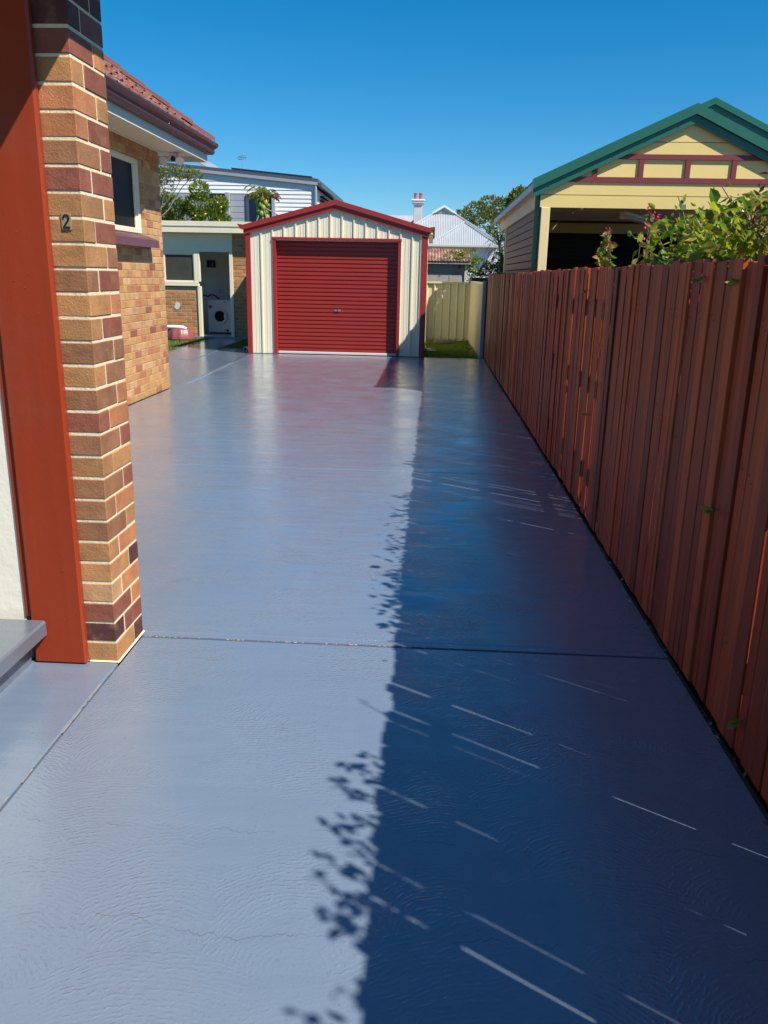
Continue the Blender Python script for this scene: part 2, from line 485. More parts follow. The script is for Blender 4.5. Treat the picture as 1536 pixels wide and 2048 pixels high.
    def corr(s, o, u, v, period, amp, vlim=None, sub=6, square=False):
        """corrugated sheet: origin o, ribs run along v, waves along u; vlim(t)->(v0,v1) fraction of v for u-fraction t"""
        o, u, v = Vector(o), Vector(u), Vector(v)
        nrm = u.cross(v).normalized()
        n = max(2, int(u.length / period * sub))
        vs_ = []
        for i in range(n + 1):
            t = i / n
            ph = t * u.length / period
            h = math.sin(2 * math.pi * ph)
            if square: h = max(-1, min(1, h * 2.2))
            a, b_ = vlim(t) if vlim else (0, 1)
            vs_.append(o + u * t + v * a + nrm * amp * h)
            vs_.append(o + u * t + v * b_ + nrm * amp * h)
        return s.add(vs_, [(2 * i, 2 * i + 2, 2 * i + 3, 2 * i + 1) for i in range(n)])
    def mesh(s, name):
        me = bpy.data.meshes.new(name)
        me.from_pydata(s.v, [], s.f)
        me.update()
        return me

def clip(poly, planes):
    """clip 2D polygon by half planes a*x+b*y<=c"""
    for a, b_, c in planes:
        out = []
        for i in range(len(poly)):
            p, q = poly[i], poly[(i + 1) % len(poly)]
            dp, dq = a * p[0] + b_ * p[1] - c, a * q[0] + b_ * q[1] - c
            if dp <= 0: out.append(p)
            if (dp < 0 < dq) or (dq < 0 < dp):
                k = dp / (dp - dq)
                out.append((p[0] + (q[0] - p[0]) * k, p[1] + (q[1] - p[1]) * k))
        poly = out
        if len(poly) < 3: return None
    return poly

def put(name, mesh, material, parent=None, loc=None, rot=None, scale=None, smooth=False, color=None):
    if isinstance(mesh, MB): mesh = mesh.mesh(name)
    if material is not None and not mesh.materials:
        mesh.materials.append(M[material] if isinstance(material, str) else material)
    o = bpy.data.objects.new(name, mesh)
    COL.objects.link(o)
    if loc is not None: o.location = loc
    if rot is not None: o.rotation_euler = rot
    if scale is not None: o.scale = scale if not isinstance(scale, (int, float)) else (scale,) * 3
    if parent is not None:
        o.parent = parent
        q = parent
        w_ = Vector((0, 0, 0))
        while q is not None:
            if q.type == 'EMPTY': w_ += q.location
            q = q.parent
        o.matrix_parent_inverse = Matrix.Translation(-w_) if parent.type == 'EMPTY' else Matrix.Identity(4)
    if smooth:
        mesh.polygons.foreach_set('use_smooth', [True] * len(mesh.polygons))
    if color is not None: o.color = (*color, 1)
    return o

def tag(o, label, cat, group=None):
    o['label'] = label; o['category'] = cat
    if group: o['group'] = group
    return o

def thing(name, loc, label, cat, group=None):
    o = bpy.data.objects.new(name, None)
    o.empty_display_size = .2
    o.location = loc
    COL.objects.link(o)
    return tag(o, label, cat, group)

def struct(name, loc=(0, 0, 0)):
    o = bpy.data.objects.new(name, None)
    o.location = loc
    COL.objects.link(o)
    o['kind'] = 'structure'
    return o

def B(name, material, parent, x0, x1, y0, y1, z0, z1, c=.003, color=None):
    return put(name, MB().cbox(x0, x1, y0, y1, z0, z1, c), material, parent, color=color)

LEAF = [(0, 0, 0), (.25, .34, .05), (.62, .30, .06), (1, 0, -.06), (.62, -.30, .06), (.25, -.34, .05), (.5, 0, -.03)]
LEAFF = [(0, 5, 6), (0, 6, 1), (1, 6, 2), (2, 6, 3), (6, 4, 3), (5, 4, 6)]
def leaf_at(mb, p, d, size, wid=.7, roll=0.0, simple=False):
    d = Vector(d).normalized()
    a = d.orthogonal().normalized()
    a = Matrix.Rotation(roll, 3, d) @ a
    n = d.cross(a)
    p = Vector(p)
    if simple:
        mb.add([p, p + d * size * .5 + a * size * wid * .4 + n * size * .06, p + d * size, p + d * size * .5 - a * size * wid * .4 + n * size * .06], [(0, 1, 2), (0, 2, 3)])
    else:
        mb.add([p + d * (q[0] * size) + a * (q[1] * size * wid * 1.2) + n * (q[2] * size) for q in LEAF], LEAFF)

def rv():
    while True:
        v = Vector((random.uniform(-1, 1), random.uniform(-1, 1), random.uniform(-1, 1)))
        if .05 < v.length < 1: return v

def clump(mb, c, r, n, size, wid=.6, simple=True, flat=1.0, upw=.3):
    c = Vector(c)
    for _ in range(n):
        v = rv(); v = v.normalized() * (v.length ** .45)
        p = c + Vector((v.x * r[0], v.y * r[1], v.z * r[2]))
        d = Vector((v.x, v.y, v.z * flat)) + rv() * .9 + Vector((0, 0, upw))
        leaf_at(mb, p, d, size * random.uniform(.65, 1.3), wid, random.uniform(0, 6.28), simple)

def grow(mb, p0, p1, r0, r1, k=4, wob=.06, n=6):
    p0, p1 = Vector(p0), Vector(p1)
    L = (p1 - p0).length
    pts, rs = [], []
    for i in range(k + 1):
        t = i / k
        q = p0.lerp(p1, t)
        if 0 < i < k: q += rv() * wob * L
        pts.append(q); rs.append(r0 + (r1 - r0) * t)
    mb.tube(pts, rs, n)
    return pts

# ------------------------------------------------------------------ ground, driveway, paths
g = put('ground', MB().add([(-400, -300, -.11), (400, -300, -.11), (400, 700, -.11), (-400, 700, -.11)], [(0, 1, 2, 3)]), 'soil')
g['kind'] = 'structure'
dw = struct('driveway')
def slab(parent, x0, x1, y0, y1, m='paving', z=0.0, c=.005, name='slab'):
    return B(name, m, parent, x0, x1, y0, y1, -.105, z, c)
slab(dw, -1.233, 1.064, -3.0, 3.243, c=.006)
slab(dw, -3.585, 1.064, 3.300, 6.582, c=.004)
put('slab', MB().cbox(-1.233, 1.064, 3.257, 3.2995, -.105, 0, .0005), 'paving', dw)
slab(dw, -3.585, 1.064, 6.590, 16.59, c=.004)
slab(dw, -1.60, -1.239, -3.0, 2.985, 'paving_smooth', z=.002)
# ragged edge of filler along the side joint
mb = MB()
y = -2.9
while y < 3.0:
    L = random.uniform(.02, .11)
    wd = random.uniform(.001, .005)
    xo = -1.236 + random.uniform(-.003, .003)
    mb.add([(xo - wd, y, -.002), (xo + wd, y, .003), (xo + wd * .6, y + L, .0035), (xo - wd * .8, y + L, .0015)], [(0, 1, 2, 3)])
    y += L * random.uniform(.8, 1.7)
for _ in range(46):
    x_ = random.uniform(-1.22, .05); ww = random.uniform(.003, .012)
    mb.add([(x_, 3.244 + random.uniform(0, .006), .0), (x_ + ww, 3.246, .001), (x_ + ww * .7, 3.253, .0015), (x_, 3.252, 0)], [(0, 1, 2, 3)])
put('joint_filler', mb, M['mortar_tan'], dw)
# raised rounded join between driveway and the path to the laundry
mb = MB()
mb.tube([(-3.50, 11.7, -.040), (-3.53, 13.2, -.038), (-3.57, 14.6, -.036), (-3.62, 16.5, -.036)], [.044, .046, .047, .045], 16)
put('join_ridge', mb, 'paving_smooth', dw, smooth=True)

pa = struct('path')
slab(pa, -4.40, -3.59, 11.25, 17.25, 'paving_smooth', z=-.004, name='path_slab')
slab(pa, -9.0, -4.41, 11.25, 15.04, 'paving_smooth', z=-.003, name='path_slab')
slab(pa, -5.27, -4.41, 15.06, 17.25, 'paving_smooth', z=.004, name='path_slab')
slab(pa, -5.42, -4.56, 17.27, 20.30, 'paving_smooth', z=-.002, name='path_slab')
slab(pa, -4.55, -3.68, 17.27, 17.72, 'paving_smooth', z=-.012, name='path_slab')

def lawn(name, x0, x1, y0, y1, z, n, h):
    t = struct(name)
    N = 10
    mb = MB()
    vs_ = [(x0 + (x1 - x0) * i / N, y0 + (y1 - y0) * j / N, z + random.uniform(-.006, .012)) for j in range(N + 1) for i in range(N + 1)]
    mb.add(vs_, [(j * (N + 1) + i, j * (N + 1) + i + 1, (j + 1) * (N + 1) + i + 1, (j + 1) * (N + 1) + i) for j in range(N) for i in range(N)])
    put('turf', mb, 'turf', t)
    mb = MB()
    for _ in range(n):
        x, y_ = random.uniform(x0, x1), random.uniform(y0, y1)
        a = random.uniform(0, 6.28); hh = h * random.uniform(.5, 1.3)
        dx, dy = math.cos(a) * .006, math.sin(a) * .006
        ox, oy = random.uniform(-.03, .03), random.uniform(-.03, .03)
        mb.add([(x - dx, y_ - dy, z), (x + dx, y_ + dy, z), (x + ox, y_ + oy, z + hh)], [(0, 1, 2)])
    gr = put('grass', mb, 'grass', t)
    gr['kind'] = 'stuff'
lawn('lawn_back', -.14, .99, 16.62, 21.3, -.02, 14000, .045)
lawn('lawn_side', -9.0, -5.29, 15.1, 20.3, -.02, 16000, .05)
lawn('lawn_strip', -4.54, -3.70, 17.74, 20.3, -.03, 5000, .045)

# ------------------------------------------------------------------ brick pillar, red post, step, rendered wall
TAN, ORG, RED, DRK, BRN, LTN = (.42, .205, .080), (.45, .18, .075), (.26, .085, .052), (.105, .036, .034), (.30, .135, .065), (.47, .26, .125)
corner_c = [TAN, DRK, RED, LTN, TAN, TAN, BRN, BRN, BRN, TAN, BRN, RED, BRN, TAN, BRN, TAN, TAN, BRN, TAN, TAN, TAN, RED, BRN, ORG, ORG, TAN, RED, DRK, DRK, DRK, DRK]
far_c = [DRK, RED, ORG, ORG, DRK, ORG, TAN, ORG, RED, TAN, RED, ORG, ORG, BRN, BRN, RED, ORG, RED, BRN, RED, TAN, RED, RED, RED, TAN, RED, ORG, RED, DRK, DRK, DRK]  # both lists: dark last entries paint the porch shade into the top courses
pil = thing('brick_pillar', (-1.41, 3.14, 0), 'tan and brown brick pillar with cream mortar beside the red post, bearing the number 2', 'pillar')
put('mortar', MB().box(-1.583, -1.2430, 2.9930, 3.2920, 0, 2.55), 'mortar_cream', pil)
put('base_fillet', MB().prism([(-1.2432, .0), (-1.2335, .002), (-1.2432, .007)], 2.985, 3.3, 'y').prism([(2.9932, .0), (2.983, .003), (2.9932, .007)], -1.356, -1.24, 'x'), 'mortar_cream', pil)
CH = .0862
meshes = {}
def brick_mesh(dx, dy, dz, c=.004):
    k = (round(dx, 3), round(dy, 3), round(dz, 3), c)
    if k not in meshes:
        meshes[k] = MB().cbox(-dx / 2, dx / 2, -dy / 2, dy / 2, -dz / 2, dz / 2, c).mesh('brick')
    return meshes[k]
def brick(parent, x0, x1, y0, y1, z0, z1, col, jit=.0015, c=.0025, name='brick'):
    j = lambda: random.uniform(-jit, jit)
    k = random.uniform(.86, 1.14)
    return put(name, brick_mesh(x1 - x0, y1 - y0, z1 - z0, c), 'brick', parent, loc=((x0 + x1) / 2 + j(), (y0 + y1) / 2 + j(), (z0 + z1) / 2 + j() * .5),
               rot=(0, j() * 2, j() * 2), color=tuple(min(1, a * k) for a in col))
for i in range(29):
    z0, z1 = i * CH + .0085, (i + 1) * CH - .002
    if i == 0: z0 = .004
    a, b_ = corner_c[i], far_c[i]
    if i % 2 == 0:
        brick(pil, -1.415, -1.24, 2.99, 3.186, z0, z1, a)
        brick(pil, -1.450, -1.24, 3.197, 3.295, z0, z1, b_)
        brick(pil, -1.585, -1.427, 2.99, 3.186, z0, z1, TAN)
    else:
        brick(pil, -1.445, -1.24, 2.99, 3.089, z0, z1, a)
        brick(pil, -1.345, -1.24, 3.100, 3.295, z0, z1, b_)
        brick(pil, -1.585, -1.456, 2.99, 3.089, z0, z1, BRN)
# house number 2 on its little plate
pl = B('number_plate', 'number_plate', pil, -1.319, -1.283, 2.985, 2.9886, 1.686, 1.744, .001)
def ribbon(mb, pts, wd, y0, y1):
    for i in range(len(pts) - 1):
        p, q = Vector((pts[i][0], 0, pts[i][1])), Vector((pts[i + 1][0], 0, pts[i + 1][1]))
        d = (q - p).normalized(); n = Vector((-d.z, 0, d.x)) * wd / 2
        p -= d * wd * .3; q += d * wd * .3
        mb.prism([((p + n).x, (p + n).z), ((q + n).x, (q + n).z), ((q - n).x, (q - n).z), ((p - n).x, (p - n).z)], y0, y1)
mb = MB()
nx, nz = -1.300, 1.7145
two = [(-.0100, .011), (-.0085, .0175), (-.003, .0215), (.003, .0215), (.0085, .0175), (.0095, .011), (.007, .004), (-.0105, -.0195), (.011, -.0195)]
for i in range(len(two) - 1):
    ribbon(mb, [(nx + two[i][0], nz + two[i][1]), (nx + two[i + 1][0], nz + two[i + 1][1])], .0055, 2.9825 - i * .0001, 2.985)
put('number_two', mb, 'number_black', pl)

post = thing('red_post', (-1.465, 3.01, 0), 'wide glossy red painted post standing against the brick pillar', 'post')
B('post_face', 'red_paint', post, -1.573, -1.3565, 2.952, 2.9868, .004, 2.60, .008)
B('post_edge', 'red_paint', post, -1.5995, -1.5735, 2.966, 3.06, .20, 2.60, .003)
mb = MB()
for _ in range(70):
    x_, z_ = random.uniform(-1.565, -1.365), random.uniform(.1, 2.3)
    r_ = random.uniform(.0008, .0022) * (1.5 if random.random() < .1 else 1)
    mb.ellipsoid((x_, 2.9518, z_), r_, r_ * .5, r_ * random.uniform(.8, 1.6), 6, 4)
put('paint_blisters', mb, 'red_paint', post, smooth=True)['kind'] = 'stuff'

wl = put('rendered_wall', None or MB().box(-6.0, -1.6, 2.974, 3.29, .0, 2.6), 'render_cream')
tag(wl, 'cream painted rough rendered wall behind the grey step, left of the red post', 'wall')
stp = thing('porch_step', (-2.5, 1.0, 0), 'grey painted concrete step with overhanging nosing at the foot of the cream wall', 'step')
mb = MB().cbox(-6.0, -1.506, -3.0, 2.9515, .128, .195, .007)
put('tread', mb, 'paving_step', stp)
B('riser', 'paving_step', stp, -6.0, -1.584, -3.0, 2.9515, -.02, .1275, .003)

pr = thing('porch_roof', (-2.5, 1.1, 2.6), 'porch roof edge above the pillar, out of the picture, shading the pillar top', 'roof')
B('ceiling', 'soffit', pr, -4.5, -1.06, -2.5, 3.30, 2.605, 2.64, .003)
B('fascia', 'gutter_maroon', pr, -1.058, -1.0, -2.5, 3.32, 2.62, 2.78, .004)

# ------------------------------------------------------------------ brick house on the left
hs = thing('brick_house', (-5.3, 8.0, 0), 'tan brick house with terracotta roof, maroon gutter and cream window behind the pillar', 'house')
hw = put('wall', MB().box(-8.0, -3.706, 4.0, 11.21, 0, 3.06).box(-3.7055, -3.605, 4.0, 8.62, 0, 3.05).box(-3.7055, -3.605, 10.575, 11.215, 0, 3.05).box(-3.7055, -3.605, 8.6205, 10.5745, 0, 1.93).box(-3.7055, -3.605, 8.6205, 10.5745, 2.87, 3.05), 'mortar_tan', hs)
def palette():
    r_ = random.random()
    if r_ < .45: return (.50, .265, .105)
    if r_ < .68: return (.52, .30, .14)
    if r_ < .84: return (.46, .20, .085)
    if r_ < .95: return (.40, .16, .075)
    return (.27, .10, .055)
stuffb = MB()
HC = .0868
for i in range(35):
    z0, z1 = i * HC + .004, (i + 1) * HC - .004
    if z1 > 3.045: continue
    y = 11.222 - (0 if i % 2 else .118)
    if i % 2 == 0:
        brick(hs, -3.70, -3.6, 11.224 - .112, 11.222, z0, z1, palette(), .0012, .003)
    while y > 4.1:
        y1 = y; y0 = y - .228
        y -= .236
        segs = [(y0, y1)]
        if z1 > 1.93 and z0 < 2.865:
            segs = []
            if y1 > 10.575: segs.append((max(y0, 10.575), y1))
            if y0 < 8.62: segs.append((y0, min(y1, 8.62)))
        for a, b_ in segs:
            if b_ - a < .03: continue
            if b_ > 9.45:
                brick(hs, -3.70, -3.6, a, b_, z0, z1, palette(), .0012, .003)
            else:
                stuffb.cbox(-3.70, -3.6 + random.uniform(-.001, .001), a, b_, z0, z1, .003)
put('brick_courses', stuffb, 'brick_mass', hs)['kind'] = 'stuff'
# window
wn = B('window', 'glass_dark', hs, -3.695, -3.690, 8.70, 10.50, 2.06, 2.80, .0005)
for nm, a in (('frame', (10.50, 10.572, 2.0, 2.865)), ('frame', (8.623, 8.70, 2.0, 2.865)), ('frame', (8.7005, 10.4995, 2.80, 2.865)), ('frame', (8.7005, 10.4995, 2.0, 2.062))):
    B(nm, 'cream_paint', wn, -3.70, -3.648, a[0], a[1], a[2], a[3], .006)
for a in ((10.44, 10.4985, 2.0645, 2.798), (9.55, 9.60, 2.0645, 2.798)):
    B('sash', 'cream_paint', wn, -3.6885, -3.668, *a, .004)
mb = MB().prism([(-3.69, 1.995), (-3.652, 1.995), (-3.475, 1.925), (-3.47, 1.835), (-3.595, 1.845), (-3.69, 1.90)], 8.55, 10.68, 'y')
put('sill', mb, 'sill_maroon', wn)
# eaves
put('soffit', MB().box(-3.72, -3.122, 4.0, 11.738, 3.052, 3.064).box(-8.0, -3.7205, 11.216, 11.738, 3.052, 3.064), 'soffit', hs)
put('fascia', MB().box(-3.12, -3.098, 4.0, 11.762, 2.985, 3.20).box(-8.0, -3.1205, 11.740, 11.762, 2.985, 3.20), 'fascia_grey', hs)
put('soffit_trim', MB().box(-3.598, -3.578, 4.0, 11.235, 3.030, 3.0515), 'cream_paint', hs)
# quad gutter, mitred round the corner
prof = [(0, 3.085), (.055, 3.085), (.075, 3.10), (.085, 3.125), (.080, 3.15), (.092, 3.165), (.118, 3.185), (.128, 3.215), (.126, 3.232), (.114, 3.234), (.112, 3.222), (.08, 3.20), (.02, 3.12), (.0, 3.12)]
def gutter(prof, x0, y0, ya, xa, material, parent, name='gutter'):
    mb = MB()
    n = len(prof)
    vs_ = [(x0 + d, ya, z) for d, z in prof] + [(x0 + d, y0 + d, z) for d, z in prof] + [(xa, y0 + d, z) for d, z in prof]
    fs = []
    for r_ in (0, 1):
        for k in range(n):
            fs.append((r_ * n + k, r_ * n + (k + 1) % n, (r_ + 1) * n + (k + 1) % n, (r_ + 1) * n + k))
    fs += [tuple(range(n)), tuple(range(3 * n - 1, 2 * n - 1, -1))]
    mb.add(vs_, fs)
    return put(name, mb, material, parent)
gt = gutter(prof, -3.0975, 11.7625, 4.0, -8.0, 'gutter_maroon', hs)
for yb in (8.9, 9.9, 10.9):
    B('bracket', 'gutter_maroon', gt, -3.03, -2.972, yb, yb + .03, 3.20, 3.236, .002)
put('bolt_head', MB().ellipsoid((-2.985, 9.75, 3.135), .006, .006, .006), 'steel', gt, smooth=True)
# tiled roof, hip to the far corner
TP = .73
rlen = math.hypot(1, TP)
slope = math.atan(TP)
rf = put('roof', MB().add([(-3.05, 4.0, 3.19), (-3.05, 11.83, 3.19), (-6.0, 8.88, 3.19 + 2.95 * TP), (-6.0, 4.0, 3.19 + 2.95 * TP), (-8.0, 11.83, 3.19), (-8.0, 8.88, 3.19 + 2.95 * TP)],
                          [(0, 1, 2, 3), (1, 4, 5, 2)]), 'tile_cap', hs)
# a tile: roll + pan profile, thick nose edge. local x across (along wall), local y up-slope
TW, TL = .30, .345
mb = MB()
profx = [(0, .012), (.02, .03), (.05, .042), (.08, .03), (.10, .010), (.15, .004), (.19, .012), (.22, .02), (.25, .010), (.30, .004)]
top = [(x - .15, 0, z + .02) for x, z in profx] + [(x - .15, TL + .03, z - .006) for x, z in profx]
bot = [(x - .15, 0, z - .004) for x, z in profx]
n_ = len(profx)
mb.add(top + bot, [(i, i + 1, n_ + i + 1, n_ + i) for i in range(n_ - 1)] + [(2 * n_ + i, 2 * n_ + i + 1, i + 1, i) for i in range(n_ - 1)])
tile_me = mb.mesh('tile')
tile_me.materials.append(M['tile'])
Rt = Matrix(((0, -math.cos(slope), math.sin(slope)), (1, 0, 0), (0, math.sin(slope), math.cos(slope)))).to_euler()
for r_ in range(8):
    d = r_ * TL
    x0 = -3.025 - d / rlen
    z0 = 3.205 + d * TP / rlen
    yend = 11.80 - d / rlen
    k = 0
    while True:
        yc = yend - .15 - k * TW
        if yc < 5.2: break
        t_ = put('tile', tile_me, None, hs, loc=(x0, yc, z0 + random.uniform(-.003, .003)), rot=(Rt.x, Rt.y + random.uniform(-.02, .02), Rt.z))
        k += 1
# hip caps
mb = MB()
pts = [(-.23, 0, -.03), (-.23, .10, .055), (0, 0, 0)]
ring0 = [(math.sin(a) * .115, math.cos(a) * .085) for a in [R(-90 + 22.5 * i) for i in range(9)]]
vs_ = [(0, u, v) for u, v in ring0] + [(.40, u * .86, v * .86 - .012) for u, v in ring0] + [(0, u * .85, v * .85 - .012) for u, v in ring0]
mb.add(vs_, [(i, i + 1, 9 + i + 1, 9 + i) for i in range(8)] + [(18 + i, 18 + i + 1, i + 1, i) for i in range(8)])
cap_me = mb.mesh('hip_cap'); cap_me.materials.append(M['tile_cap'])
hd = Vector((-1, -1, TP)).normalized()
side = Vector((1, -1, 0)).normalized()
upv = hd.cross(side); upv = upv if upv.z > 0 else -upv
Rc = Matrix((( hd.x, side.x, upv.x), (hd.y, side.y, upv.y), (hd.z, side.z, upv.z)))
if Rc.determinant() < 0: Rc = Matrix(((hd.x, -side.x, upv.x), (hd.y, -side.y, upv.y), (hd.z, -side.z, upv.z)))
Re = Rc.to_euler()
for k in range(11):
    p = Vector((-3.05, 11.83, 3.235)) + hd * (.02 + k * .36)
    put('hip_cap', cap_me, None, hs, loc=p, rot=Re)

fl = thing('security_light', (-3.45, 11.42, 3.05), 'twin headed white security light under the eave at the house corner', 'light')
B('mount', 'white_paint', fl, -3.50, -3.40, 11.36, 11.48, 3.015, 3.0505, .006)
for sx in (-1, 1):
    mb = MB().tube([(-3.45 + sx * .03, 11.40, 3.02), (-3.45 + sx * .09, 11.38, 2.97)], .016, 8)
    mb.tube([(-3.45 + sx * .09, 11.40, 2.985), (-3.45 + sx * .11, 11.30, 2.945)], [.034, .058], 12)
    h_ = put('lamp_head', mb, 'white_paint', fl, smooth=False)
    put('lens', MB().tube([(-3.45 + sx * .11, 11.2995, 2.9448), (-3.45 + sx * .1115, 11.293, 2.942)], .050, 12), 'appliance', h_)
put('sensor', MB().ellipsoid((-3.45, 11.37, 2.975), .032, .032, .038), 'box_black', fl, smooth=True)

# ------------------------------------------------------------------ paling fence
fn = thing('paling_fence', (1.09, 8.0, 0), 'tall red brown stained timber paling fence along the right side of the driveway', 'fence')
pal_me = {}
def paling(y0, wd, h, th, dx, lean):
    k = (round(wd, 3), round(h, 2), th)
    if k not in pal_me:
        me = MB().cbox(-th / 2, th / 2, -k[0] / 2, k[0] / 2, 0, k[1], .002).mesh('paling')
        me.materials.append(M['paling'])
        pal_me[k] = me
    put('paling', pal_me[k], None, fn, loc=(1.083 + dx, y0 + wd / 2, random.uniform(.016, .023)), rot=(lean, random.uniform(-.004, .004), random.uniform(-.012, .012)))
y = -.6
random.seed(21)
while y < 16.6:
    near = y < 5.2
    wd = random.choice((.045, .055, .06, .065, .07, .08, .085) if near else (.035, .045, .05, .06, .065, .07, .075, .085, .095))
    h = round(1.612 - .012 * (y / 16) + random.choice((-.01, 0, 0, 0, .0, .01)), 2)
    th = random.choice((.020, .022, .024)) if near else random.choice((.014, .018, .022))
    paling(y, wd, h, th, random.choice((0, 0, .002, .005, .010)), random.uniform(-.003, .003))
    r_ = random.random()
    if near:
        # dark joints the sun cannot pass, now and then one wide enough to let a fleck through
        gap = random.uniform(.003, .006) if r_ < .25 else (random.uniform(.006, .0085 if y < 2.4 else .0105) if r_ < (.985 if y < 2.4 else .94) else random.uniform(.0145, .0165))
    else:
        gap = random.uniform(.001, .004) if r_ < .45 else (random.uniform(.005, .0085) if r_ < .74 else random.uniform(.010, .017))
    if y > 9: gap *= .7
    y += wd + gap
for z in (.34, .92, 1.42):
    B('rail', 'paling', fn, 1.102, 1.140, -.6, 16.6, z - .035, z + .035, .003)
for yp in (-.5, 1.9, 4.3, 6.7, 9.1, 11.5, 13.9, 16.4):
    B('post', 'paling', fn, 1.142, 1.225, yp, yp + .09, -.1, 1.55, .004)
mb = MB()
for ch_ in [o_ for o_ in fn.children if o_.name.startswith('paling')]:
    for z in (.34, .92, 1.42):
        for k in (-1, 1):
            mb.ellipsoid((ch_.location.x - .0075 - .002, ch_.location.y + k * .012 + random.uniform(-.004, .004), z + k * .014 + random.uniform(-.006, .006)), .0022, .0035, .0035, 5, 3)
put('nail_heads', mb, 'stone', fn)['kind'] = 'stuff'
dk = B('plinth_board', 'dark_wood', fn, 1.142, 1.165, -.6, 16.6, -.10, .10, .003)

# ------------------------------------------------------------------ garage
ga = thing('garage', (-1.905, 18.8, 0), 'cream ribbed steel garage with red trim and red roller door ending the driveway', 'garage')
GX0, GX1, GXC, GZ, GR = -3.665, -.145, -1.905, 2.335, 2.80
gs = (GR - GZ) / (GXC - GX0)
topl = [(-gs, 1, GZ - gs * GX0), (gs, 1, GZ + gs * GX1)]
OX0, OX1, OZ = -3.115, -.655, 2.185
PW = .2275
x = GX0 + .085
k = 0
while x < GX1 - .08:
    x1 = min(x + PW, GX1 - .08)
    m = MB()
    lo = .01
    # split panels at the opening edges
    cells = []
    if x < OX0 and x1 > OX0: cells = [(x, OX0 - .0, .01), (OX0, x1, OZ)]
    elif x < OX1 and x1 > OX1: cells = [(x, OX1, OZ), (OX1, x1, .01)]
    elif x >= OX0 and x1 <= OX1: cells = [(x, x1, OZ)]
    else: cells = [(x, x1, .01)]
    for a, b_, z0 in cells:
        pg = clip([(a, z0), (b_, z0), (b_, 3.2), (a, 3.2)], topl)
        if pg and b_ - a > .004: m.prism(pg, 16.6, 16.62)
        for (ra, rb, pr_) in ((x1 - .030, x1 - .004, .022), (x + PW * .33, x + PW * .33 + .012, .004), (x + PW * .62, x + PW * .62 + .012, .004)):
            ra2, rb2 = max(ra, a), min(rb, b_)
            if rb2 - ra2 > .003:
                pg = clip([(ra2, z0), (rb2, z0), (rb2, 3.2), (ra2, 3.2)], topl)
                if pg: m.prism(pg, 16.6 - pr_, 16.5995)
    put('wall_panel', m, 'cream_metal', ga)
    x = x1
    k += 1
put('side_wall', MB().corr((GX1 - .004, 16.64, .01), (0, 4.3, 0), (0, 0, 2.30), .2, .012, square=True, sub=10), 'cream_metal', ga)
put('side_wall', MB().corr((GX0 + .004, 20.94, .01), (0, -4.3, 0), (0, 0, 2.30), .2, .012, square=True, sub=10), 'cream_metal', ga)
put('rear_wall', MB().prism([(GX0, 0), (GX1, 0), (GX1, GZ), (GXC, GR), (GX0, GZ)], 20.95, 20.97), 'cream_metal', ga)
# corner flashings
for xa, xb in ((GX0 - .012, GX0 + .084), (GX1 - .084, GX1 + .012)):
    put('corner_flashing', MB().cbox(xa, xb, 16.565, 16.66, .0, GZ + .015, .004), 'red_metal', ga)
# right side of the corner: red return strip
B('corner_flashing', 'red_metal', ga, GX1 + .0125, GX1 + .03, 16.57, 16.80, .0, GZ - .02, .003)
# barge: upper cap and lower board
for sgn in (-1, 1):
    X = lambda d: GXC + sgn * d
    half = 1.80
    poly = [(X(0), GR - .045), (X(half), GR - .045 - gs * half), (X(half), GR + .045 - gs * half), (X(0), GR + .045)]
    put('barge_board', MB().prism(poly, 16.545, 16.575), 'red_metal', ga)
    half = 1.80
    poly = [(X(0), GR + .0455), (X(half), GR + .0455 - gs * half), (X(half), GR + .135 - gs * half), (X(0), GR + .140)]
    put('barge_cap', MB().prism(poly, 16.515, 16.60), 'red_metal', ga)
    poly = [(X(1.80), GR + .0465 - gs * 1.8), (X(1.855), GR + .055 - gs * 1.8), (X(1.875), GR + .09 - gs * 1.8), (X(1.915), GR + .145 - gs * 1.8), (X(1.905), GR + .150 - gs * 1.8), (X(1.80), GR + .1345 - gs * 1.8)]
    put('gutter', MB().prism(poly, 16.513, 21.0), 'red_metal', ga)
    o = Vector((GXC, 21.0 if sgn < 0 else 16.602, GR + .13)); u = Vector((0, (16.602 - 21.0) if sgn < 0 else (21.0 - 16.602), 0))
    put('roof', MB().corr(o, u, (sgn * 1.86, 0, -gs * 1.86), .15, .012), 'red_metal', ga)
B('roof_support', 'cream_paint', ga, GX1 + .03, GX1 + .12, 16.66, 20.9, GZ + .005, GZ + .035, .003)
# opening trims
B('door_jamb', 'red_metal', ga, OX0 - .028, OX0 + .032, 16.568, 16.70, .0, OZ + .012, .003)
B('door_jamb', 'red_metal', ga, OX1 - .032, OX1 + .028, 16.568, 16.70, .0, OZ + .012, .003)
B('door_head', 'red_metal', ga, OX0 - .032, OX1 + .032, 16.560, 16.70, OZ + .0125, OZ + .062, .003)
